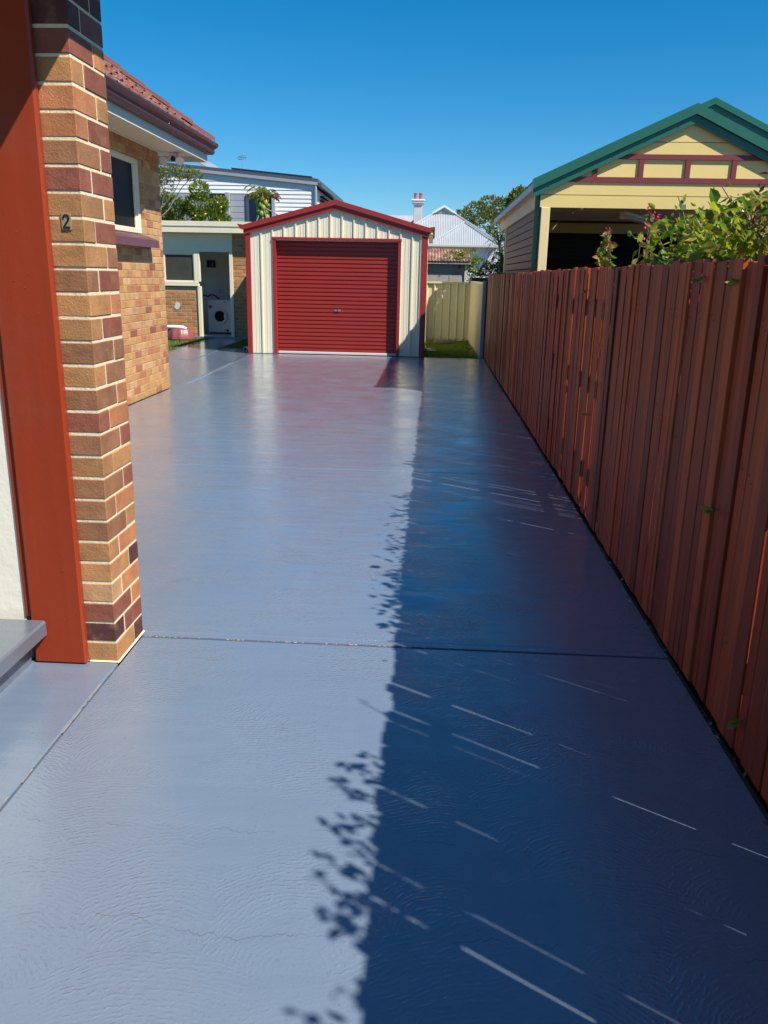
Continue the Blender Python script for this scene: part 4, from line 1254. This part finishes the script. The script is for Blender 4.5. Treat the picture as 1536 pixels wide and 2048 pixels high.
def bush(name, loc, label, env, n_ind, n_mass, lsize, cat='bush', twig_n=26, lm='leaf_bush', group=None):
    """env(): random point + outward direction of the foliage"""
    t = thing(name, loc, label, cat, group)
    mb = MB()
    for _ in range(twig_n):
        p, d = env()
        b0 = Vector((loc[0] + random.uniform(-.1, .1), p.y + random.uniform(-.25, .25), loc[2] + .4))
        grow(mb, b0, p, .010, .003, 4, .05, 5)
    put('stems', mb, 'bark', t)
    for _ in range(n_ind):
        p, d = env()
        leaf_obj(t, p, d, lsize * random.uniform(.4, 1.4))
    mb = MB()
    for _ in range(n_mass):
        p, d = env()
        p = p + rv() * .06 + Vector((.03, 0, -.04))
        leaf_at(mb, p, d + rv() * .6, lsize * random.uniform(.35, 1.3), random.uniform(.45, .9), random.uniform(0, 6.28))
    if n_mass:
        put('leaf_mass', mb, lm, t)['kind'] = 'stuff'
    return t

def env_main():
    while True:
        y_ = random.uniform(2.35, 4.72)
        top_ = 1.90 - .04 * abs(y_ - 3.9) ** 2 + .04 * math.sin(y_ * 7) - (.12 if y_ > 4.75 else 0)
        z_ = random.uniform(1.45, top_)
        x_ = random.gauss(1.38, .14)
        if x_ < 1.13 and z_ < 1.66: continue
        if x_ < 1.06: continue
        d = Vector(((x_ - 1.4) * 2 - .3, random.uniform(-1, 1), (z_ - 1.6) * 1.5 + random.uniform(-.7, .8)))
        return Vector((x_, y_, z_)), d
big = bush('leafy_bush', (1.45, 3.6, 0), 'large bright green leafy bush spilling over the near end of the fence', env_main, 255, 4600, .056)
# long shoots
def shoot(parent, p0, p1, n, ls):
    mb = MB()
    pts = grow(mb, p0, p1, .006, .002, 5, .04, 5)
    put('shoot', mb, 'bark', parent)
    for i in range(n):
        t_ = random.uniform(.25, 1)
        k = min(int(t_ * 5), 4)
        p = pts[k].lerp(pts[k + 1], t_ * 5 - k)
        leaf_obj(parent, p + rv() * .022, rv() + Vector((0, 0, .3)), ls * random.uniform(.6, 1.2))
for p1 in ((1.16, 4.85, 1.88), (1.2, 4.4, 1.96), (1.2, 3.75, 1.94), (1.25, 3.2, 1.92), (1.12, 4.95, 1.80)):
    shoot(big, (1.35, p1[1] - .1, 1.6), p1, 7, .06)
mb = MB()
for _ in range(420):
    y_ = random.gauss(3.18, .16); z_ = random.gauss(1.79, .045)
    leaf_at(mb, (random.gauss(1.24, .05), y_, z_), rv(), random.uniform(.02, .045), .5, random.uniform(0, 6), True)
dd = put('dead_twigs', mb, 'dead', big); dd['kind'] = 'stuff'

def env_near():
    while True:
        y_ = random.uniform(.1, 1.85)
        f_ = max(0, 1 - ((y_ - 1.0) / .62) ** 2)
        z_ = random.uniform(1.58, 1.70 + .25 * f_ * (.6 + .45 * math.sin(y_ * 23)) + .05 * math.sin(y_ * 41))
        x_ = random.gauss(1.185, .035)
        if x_ < 1.13: continue
        return Vector((x_, y_, z_)), Vector((-.2, random.uniform(-1, 1), random.uniform(-.3, 1)))
nb = bush('leafy_shrub', (1.4, 1.0, 0), 'shrub behind the fence right of the picture, casting leaf shadows on the driveway', env_near, 60, 520, .042, twig_n=22)
for y_, zt, n in ((1.80, 1.93, 12), (1.50, 1.86, 20), (1.42, 1.93, 26), (1.34, 2.02, 26), (1.27, 1.98, 26), (1.18, 1.93, 24), (1.10, 1.95, 24), (1.0, 1.90, 24), (.94, 2.0, 26), (.87, 2.06, 28), (.80, 2.0, 24), (.72, 1.95, 24), (.62, 1.84, 18), (.50, 1.93, 22), (.42, 2.0, 24), (.2, 1.95, 20)):
    shoot(nb, (1.30, y_ - .05, 1.5), (1.20 + random.uniform(-.02, .05), y_ + random.uniform(-.06, .06), zt), n, .042)

def flowering(name, yc, z1, label, wide, n, with_flower):
    t = thing(name, (1.22, yc, 0), label, 'plant')
    mb = MB(); lf = MB(); fl_ = MB()
    for k in range(6):
        p1 = Vector((1.2 + random.uniform(-.05, .06), yc + random.uniform(-wide, wide), z1 - random.uniform(0, .16)))
        if k == 0: p1 = Vector((1.19, yc - .12, z1))
        pts = grow(mb, (1.24, yc, 1.2), p1, .006, .002, 5, .03, 5)
        for _ in range(n):
            s_ = random.uniform(.4, 1); q = min(int(s_ * 5), 4)
            p = pts[q].lerp(pts[q + 1], s_ * 5 - q)
            leaf_at(lf, p, rv() + Vector((0, 0, .2)), random.uniform(.03, .06), .6, random.uniform(0, 6))
        if with_flower:
            for _ in range(9):
                leaf_at(fl_, p1 + rv() * .03, rv(), random.uniform(.015, .03), .6, random.uniform(0, 6))
    put('stems', mb, 'bark', t)
    put('foliage', lf, 'leaf_mix', t)['kind'] = 'stuff'
    if with_flower: put('flowers', fl_, 'flower', t)['kind'] = 'stuff'
    return t
flowering('flowering_plant', 6.1, 1.87, 'slim plant with small red flowers rising above the middle of the fence', .42, 60, True)
t = flowering('broken_twig_plant', 5.3, 1.70, 'low dry plant with a few leaves poking over the fence beside the flowering plant', .3, 5, False)
t = flowering('red_leaf_plant', 4.98, 1.92, 'reddish shoot with purple tip at the far end of the leafy bush', .05, 8, True)

# sprigs poking through the fence
for i, (y_, z_, lab) in enumerate(((5.93, 1.478, 'dark leaf caught high on the middle of the paling fence'), (2.965, .738, 'pale green two leaf sprig poking through the fence at mid height'),
                                  (5.5, .682, 'withered leaf hanging low on the middle of the fence'), (7.66, .47, 'small brown leaf low on the far half of the fence'),
                                  (2.484, .15, 'yellowish weed sprig at the foot of the near end of the fence'), (3.42, 1.57, 'green sprig hanging over the fence top below the leafy bush'),
                                  (3.03, 1.56, 'dark leaf pair drooping over the fence top at the near end'))):
    mb = MB()
    for k in range(3):
        leaf_at(mb, (1.068, y_, z_), Vector((-.7 - .3 * k, random.uniform(-1, 1), random.uniform(-.8, .4))), random.uniform(.03, .06), .6, random.uniform(0, 6))
    mb.tube([(1.085, y_, z_ + .01), (1.066, y_, z_)], .002, 5)
    tag(put('leaf_sprig', mb, 'leaf_mix'), lab, 'leaf', 'sprigs poking through the fence')
mb = MB()
for _ in range(420):
    y_ = random.uniform(1.2, 16.4)
    leaf_at(mb, (random.uniform(1.050, 1.074), y_, random.uniform(-.01, .006)), rv() + Vector((0, 0, .4)), random.uniform(.008, .03), .5, random.uniform(0, 6), True)
lt_ = put('leaf_litter', mb, 'litter'); lt_['kind'] = 'stuff'; lt_['label'] = 'dry leaf litter and weeds along the foot of the fence'; lt_['category'] = 'leaf litter'
mb = MB()
for _ in range(160):
    y_ = random.uniform(17.0, 21.2); k = random.random()
    x_ = .96 - abs(random.gauss(0, .07)) if k < .6 else random.uniform(-.1, .95)
    if k >= .6: y_ = 21.3 - abs(random.gauss(0, .12))
    leaf_at(mb, (x_, y_, .03), Vector((random.uniform(-1, 1), random.uniform(-1, 1), .2)), random.uniform(.03, .06), .6, 0, True)
l2 = put('leaf_litter', mb, 'litter'); l2['kind'] = 'stuff'; l2['label'] = 'fallen leaves at the edge of the back lawn'; l2['category'] = 'leaf litter'

# citrus and branching tree behind the laundry
def tree(name, base, trunk_top, clumps, label, leafm, lsize, dens, bark='bark', r0=.07, wid=.5, cat='tree', simple=True, limb=.02, group=None):
    t = thing(name, base, label, cat, group)
    mb = MB()
    pts = grow(mb, base, trunk_top, r0, r0 * .55, 4, .03, 8)
    for c, r_, k in clumps:
        st = pts[random.choice((2, 3, 4))]
        grow(mb, st, c, limb, limb * .4, 4, .07, 5)
        for _ in range(3):
            v = rv()
            grow(mb, c, Vector(c) + Vector((v.x * r_[0], v.y * r_[1], v.z * r_[2])) * .85, limb * .4, limb * .15, 3, .06, 4)
    put('trunk', mb, bark, t)
    lf = MB()
    for c, r_, k in clumps:
        clump(lf, c, r_, int(dens * k), lsize, wid, simple)
    put('crown', lf, leafm, t)['kind'] = 'stuff'
    return t
random.seed(9)
ct = [((-7.45, 24, 3.25), (.42, .4, .36), 1), ((-7.05, 24.1, 2.95), (.5, .4, .4), 1.1), ((-6.62, 24.0, 3.35), (.36, .35, .3), .9), ((-6.35, 23.9, 2.95), (.4, .35, .35), 1), ((-6.55, 23.9, 3.72), (.25, .25, .22), .5), ((-6.03, 24, 3.38), (.22, .22, .2), .45), ((-5.98, 24, 2.95), (.22, .25, .2), .4), ((-7.75, 24, 2.9), (.4, .4, .45), 1)]
lem = tree('lemon_tree', (-6.9, 24.1, 0), (-6.85, 24.05, 2.5), ct, 'bushy citrus tree with orange fruit behind the flat laundry roof', 'leaf_lemon', .105, 1000)
for p in ((-6.95, 23.55, 3.55), (-6.72, 23.6, 3.62), (-6.02, 23.75, 3.42), (-5.92, 23.75, 3.3), (-6.3, 23.5, 3.1), (-5.98, 23.7, 2.95), (-7.2, 23.5, 3.2), (-6.6, 23.55, 3.05)):
    put('citrus_fruit', MB().ellipsoid(p, .028, .028, .03, 8, 6), 'lemon', lem, smooth=True)
ol = [((-7.55, 23.2, 4.0), (.35, .3, .25), 1), ((-7.15, 23.2, 4.08), (.32, .3, .17), .8), ((-6.75, 23.2, 4.12), (.30, .25, .14), .7), ((-6.5, 23.2, 4.06), (.2, .2, .12), .4), ((-7.7, 23.2, 3.6), (.25, .3, .3), .5), ((-7.3, 23.2, 3.75), (.25, .2, .12), .3)]
tree('overhanging_tree', (-8.1, 23.4, 0), (-7.85, 23.3, 3.2), ol, 'open branched tree with sparse olive leaves below the house eave', 'leaf_olive', .09, 520, 'pale_bark', .06, .4)

pt = thing('papaya_tree', (-4.82, 24.0, 0), 'papaya tree with a cluster of green and yellow fruit above the garage roof', 'tree')
mb = MB(); mb.tube([(-4.80, 24, 0), (-4.79, 24, 2.0), (-4.80, 24, 3.3), (-4.80, 24, 3.76)], [.09, .08, .06, .045], 10)
put('trunk', mb, 'pale_bark', pt)
random.seed(11)
for k in range(20):
    a = k * 2.4 + random.uniform(-.2, .2)
    z_ = 3.62 - .031 * k
    r_ = .11 + random.uniform(0, .045)
    p = (-4.80 + math.cos(a) * r_, 24 + math.sin(a) * r_, z_)
    put('fruit', MB().ellipsoid(p, .068, .068, .09, 10, 8), 'fruit', pt, smooth=True)
# lobed leaves on stalks
def papaya_leaf(c, d, size):
    mb = MB()
    d = Vector(d).normalized(); a = d.cross(Vector((0, 0, 1))).normalized(); n = a.cross(d)
    for k in range(7):
        an_ = (-1 + 2 * k / 6) * 2.2
        dd_ = d * math.cos(an_) + a * math.sin(an_)
        L_ = size * (1 - .35 * abs(an_) / 2.2)
        q = dd_.cross(n)
        P = lambda s_, w_, h_: Vector(c) + dd_ * L_ * s_ + q * L_ * w_ + n * L_ * h_
        mb.add([P(0, 0, 0), P(.35, .10, .05), P(.55, .06, .04), P(.68, .2, -.04), P(.76, .06, -.02), P(1, 0, -.2), P(.76, -.06, -.02), P(.68, -.2, -.04), P(.55, -.06, .04), P(.35, -.1, .05)],
               [(0, 1, 2), (0, 2, 4), (2, 3, 4), (0, 4, 5), (0, 5, 6), (6, 7, 8), (0, 6, 8), (0, 8, 9)])
    return mb
for k in range(30):
    a = k * 2.4
    el = random.uniform(-.45, .45)
    L_ = random.uniform(.16, .44)
    d = Vector((math.cos(a), math.sin(a), el))
    p1 = Vector((-4.80, 24, 3.74)) + d.normalized() * L_
    mb = papaya_leaf(p1, Vector((d.x, d.y, -.55)), random.uniform(.15, .22))
    mb.tube([(-4.80, 24, 3.72), p1], .010, 5)
    put('leaf', mb, 'leaf_papaya', pt)
mb = MB()
for k in range(40): leaf_at(mb, Vector((-4.36, 23.8, 3.66)) + rv() * .07, Vector((random.uniform(-.4, .4), 0, -1)), random.uniform(.06, .12), .4, random.uniform(0, 6))
put('dead_leaf', mb, 'dead', pt)['kind'] = 'stuff'
mb = MB()
for p1 in ((-4.35, 23.85, 3.13), (-4.62, 23.75, 2.9), (-4.95, 23.8, 2.95)): mb.tube([(-4.78, 23.9, 3.35), p1], .014, 5)
put('bare_stalks', mb, 'pale_bark', pt)

# dracaena beside the carport
dr_ = thing('dracaena', (1.53, 18.6, 0), 'spiky dark dracaena between the carport and the back steel fence', 'plant')
mb = MB(); mb.tube([(1.56, 18.7, 0), (1.53, 18.7, 1.6), (1.46, 18.7, 2.1), (1.40, 18.7, 2.35)], [.05, .04, .035, .03], 8)
put('stem', mb, 'bark', dr_)
random.seed(3)
for k in range(150):
    zc = random.uniform(1.45, 2.40)
    xc = 1.53 - .13 * max(0, (zc - 1.6)) / .75
    a = random.uniform(0, 6.28)
    L_ = random.uniform(.32, .55); dro = random.uniform(.25, .9) if zc < 2.2 else random.uniform(-.9, .3)
    d = Vector((math.cos(a), math.sin(a), 0)); q = Vector((-d.y, d.x, 0)) * .011
    p0 = Vector((xc, 18.7, zc)); pm_ = p0 + d * L_ * .5 + Vector((0, 0, .12 - dro * .05)); p1 = p0 + d * L_ - Vector((0, 0, dro * .38))
    put('blade', MB().add([p0 - q, p0 + q, pm_ + q * 1.2, pm_ - q * 1.2, p1], [(0, 1, 2, 3), (3, 2, 4)]), 'leaf_dark', dr_)

random.seed(4)
cr = [((.55, 23.45, 2.14), (.28, .2, .06), .35), ((.95, 23.6, 2.1), (.25, .25, .2), .8), ((1.25, 23.8, 1.85), (.3, .3, .22), 1), ((1.6, 23.9, 1.7), (.3, .3, .2), 1), ((1.1, 23.9, 1.6), (.3, .3, .3), .8), ((1.85, 24, 1.75), (.25, .3, .2), .6)]
tree('creeper', (1.2, 24.0, 0), (1.15, 23.9, 1.5), cr, 'light green creeper growing over the end of the old shed', 'leaf_lemon', .075, 420, 'bark', .03, .6, 'creeper', True, .01)
ft = [((1.6, 50, 4.7), (.7, .8, .55), 1), ((2.4, 50, 5.1), (.8, .9, .6), 1.2), ((3.2, 50, 5.45), (.8, .9, .6), 1.2), ((4.0, 50, 5.3), (.8, .9, .7), 1.2), ((3.0, 49.5, 4.4), (1.0, .9, .7), 1.2), ((4.0, 49.5, 4.3), (.9, .9, .7), 1)]
tree('far_tree', (3.1, 50, 0), (3.1, 50, 3.9), ft, 'dense olive green tree behind the silver roofed house', 'leaf_far', .15, 800, 'bark', .2, .6, 'tree', True, .05)
nt_ = [((2.25, 20.3, 2.85), (.42, .5, .5), 1), ((2.5, 20.4, 3.25), (.45, .5, .42), 1), ((2.05, 20.2, 2.4), (.3, .45, .4), .8), ((2.0, 20.4, 3.2), (.3, .4, .35), .8)]
tree('added_shade_tree', (2.4, 20.4, 0), (2.35, 20.4, 2.4), nt_, 'small olive green tree added behind the carport to shade the back steel fence', 'leaf_far', .11, 1600, 'bark', .06, .6, 'tree', True, .02)  # tree added to throw shade on the back steel fence
# weeds and runners added behind the paling fence to break up the light streaks
random.seed(31)
mb = MB()
for _ in range(2600):
    y_ = random.uniform(-.3, 9.5)
    hgt = .75 + .55 * math.sin(y_ * 2.1) + .25 * math.sin(y_ * 5.3 + 1)
    z_ = random.uniform(.05, max(.3, min(1.5, hgt)))
    leaf_at(mb, (random.uniform(1.27, 1.5), y_, z_), rv() + Vector((-.2, 0, .3)), random.uniform(.05, .10), .7, random.uniform(0, 6.28), True)
for _ in range(60):
    y_ = random.uniform(-.3, 9.5)
    grow(mb, (1.35, y_, 0), (1.35 + random.uniform(-.1, .1), y_ + random.uniform(-.2, .2), random.uniform(.6, 1.4)), .005, .002, 3, .05, 4)
wd_ = put('weeds', mb, 'leaf_mix'); wd_['kind'] = 'stuff'; wd_['label'] = 'weeds and runners added behind the paling fence to break up light streaks'; wd_['category'] = 'weeds'
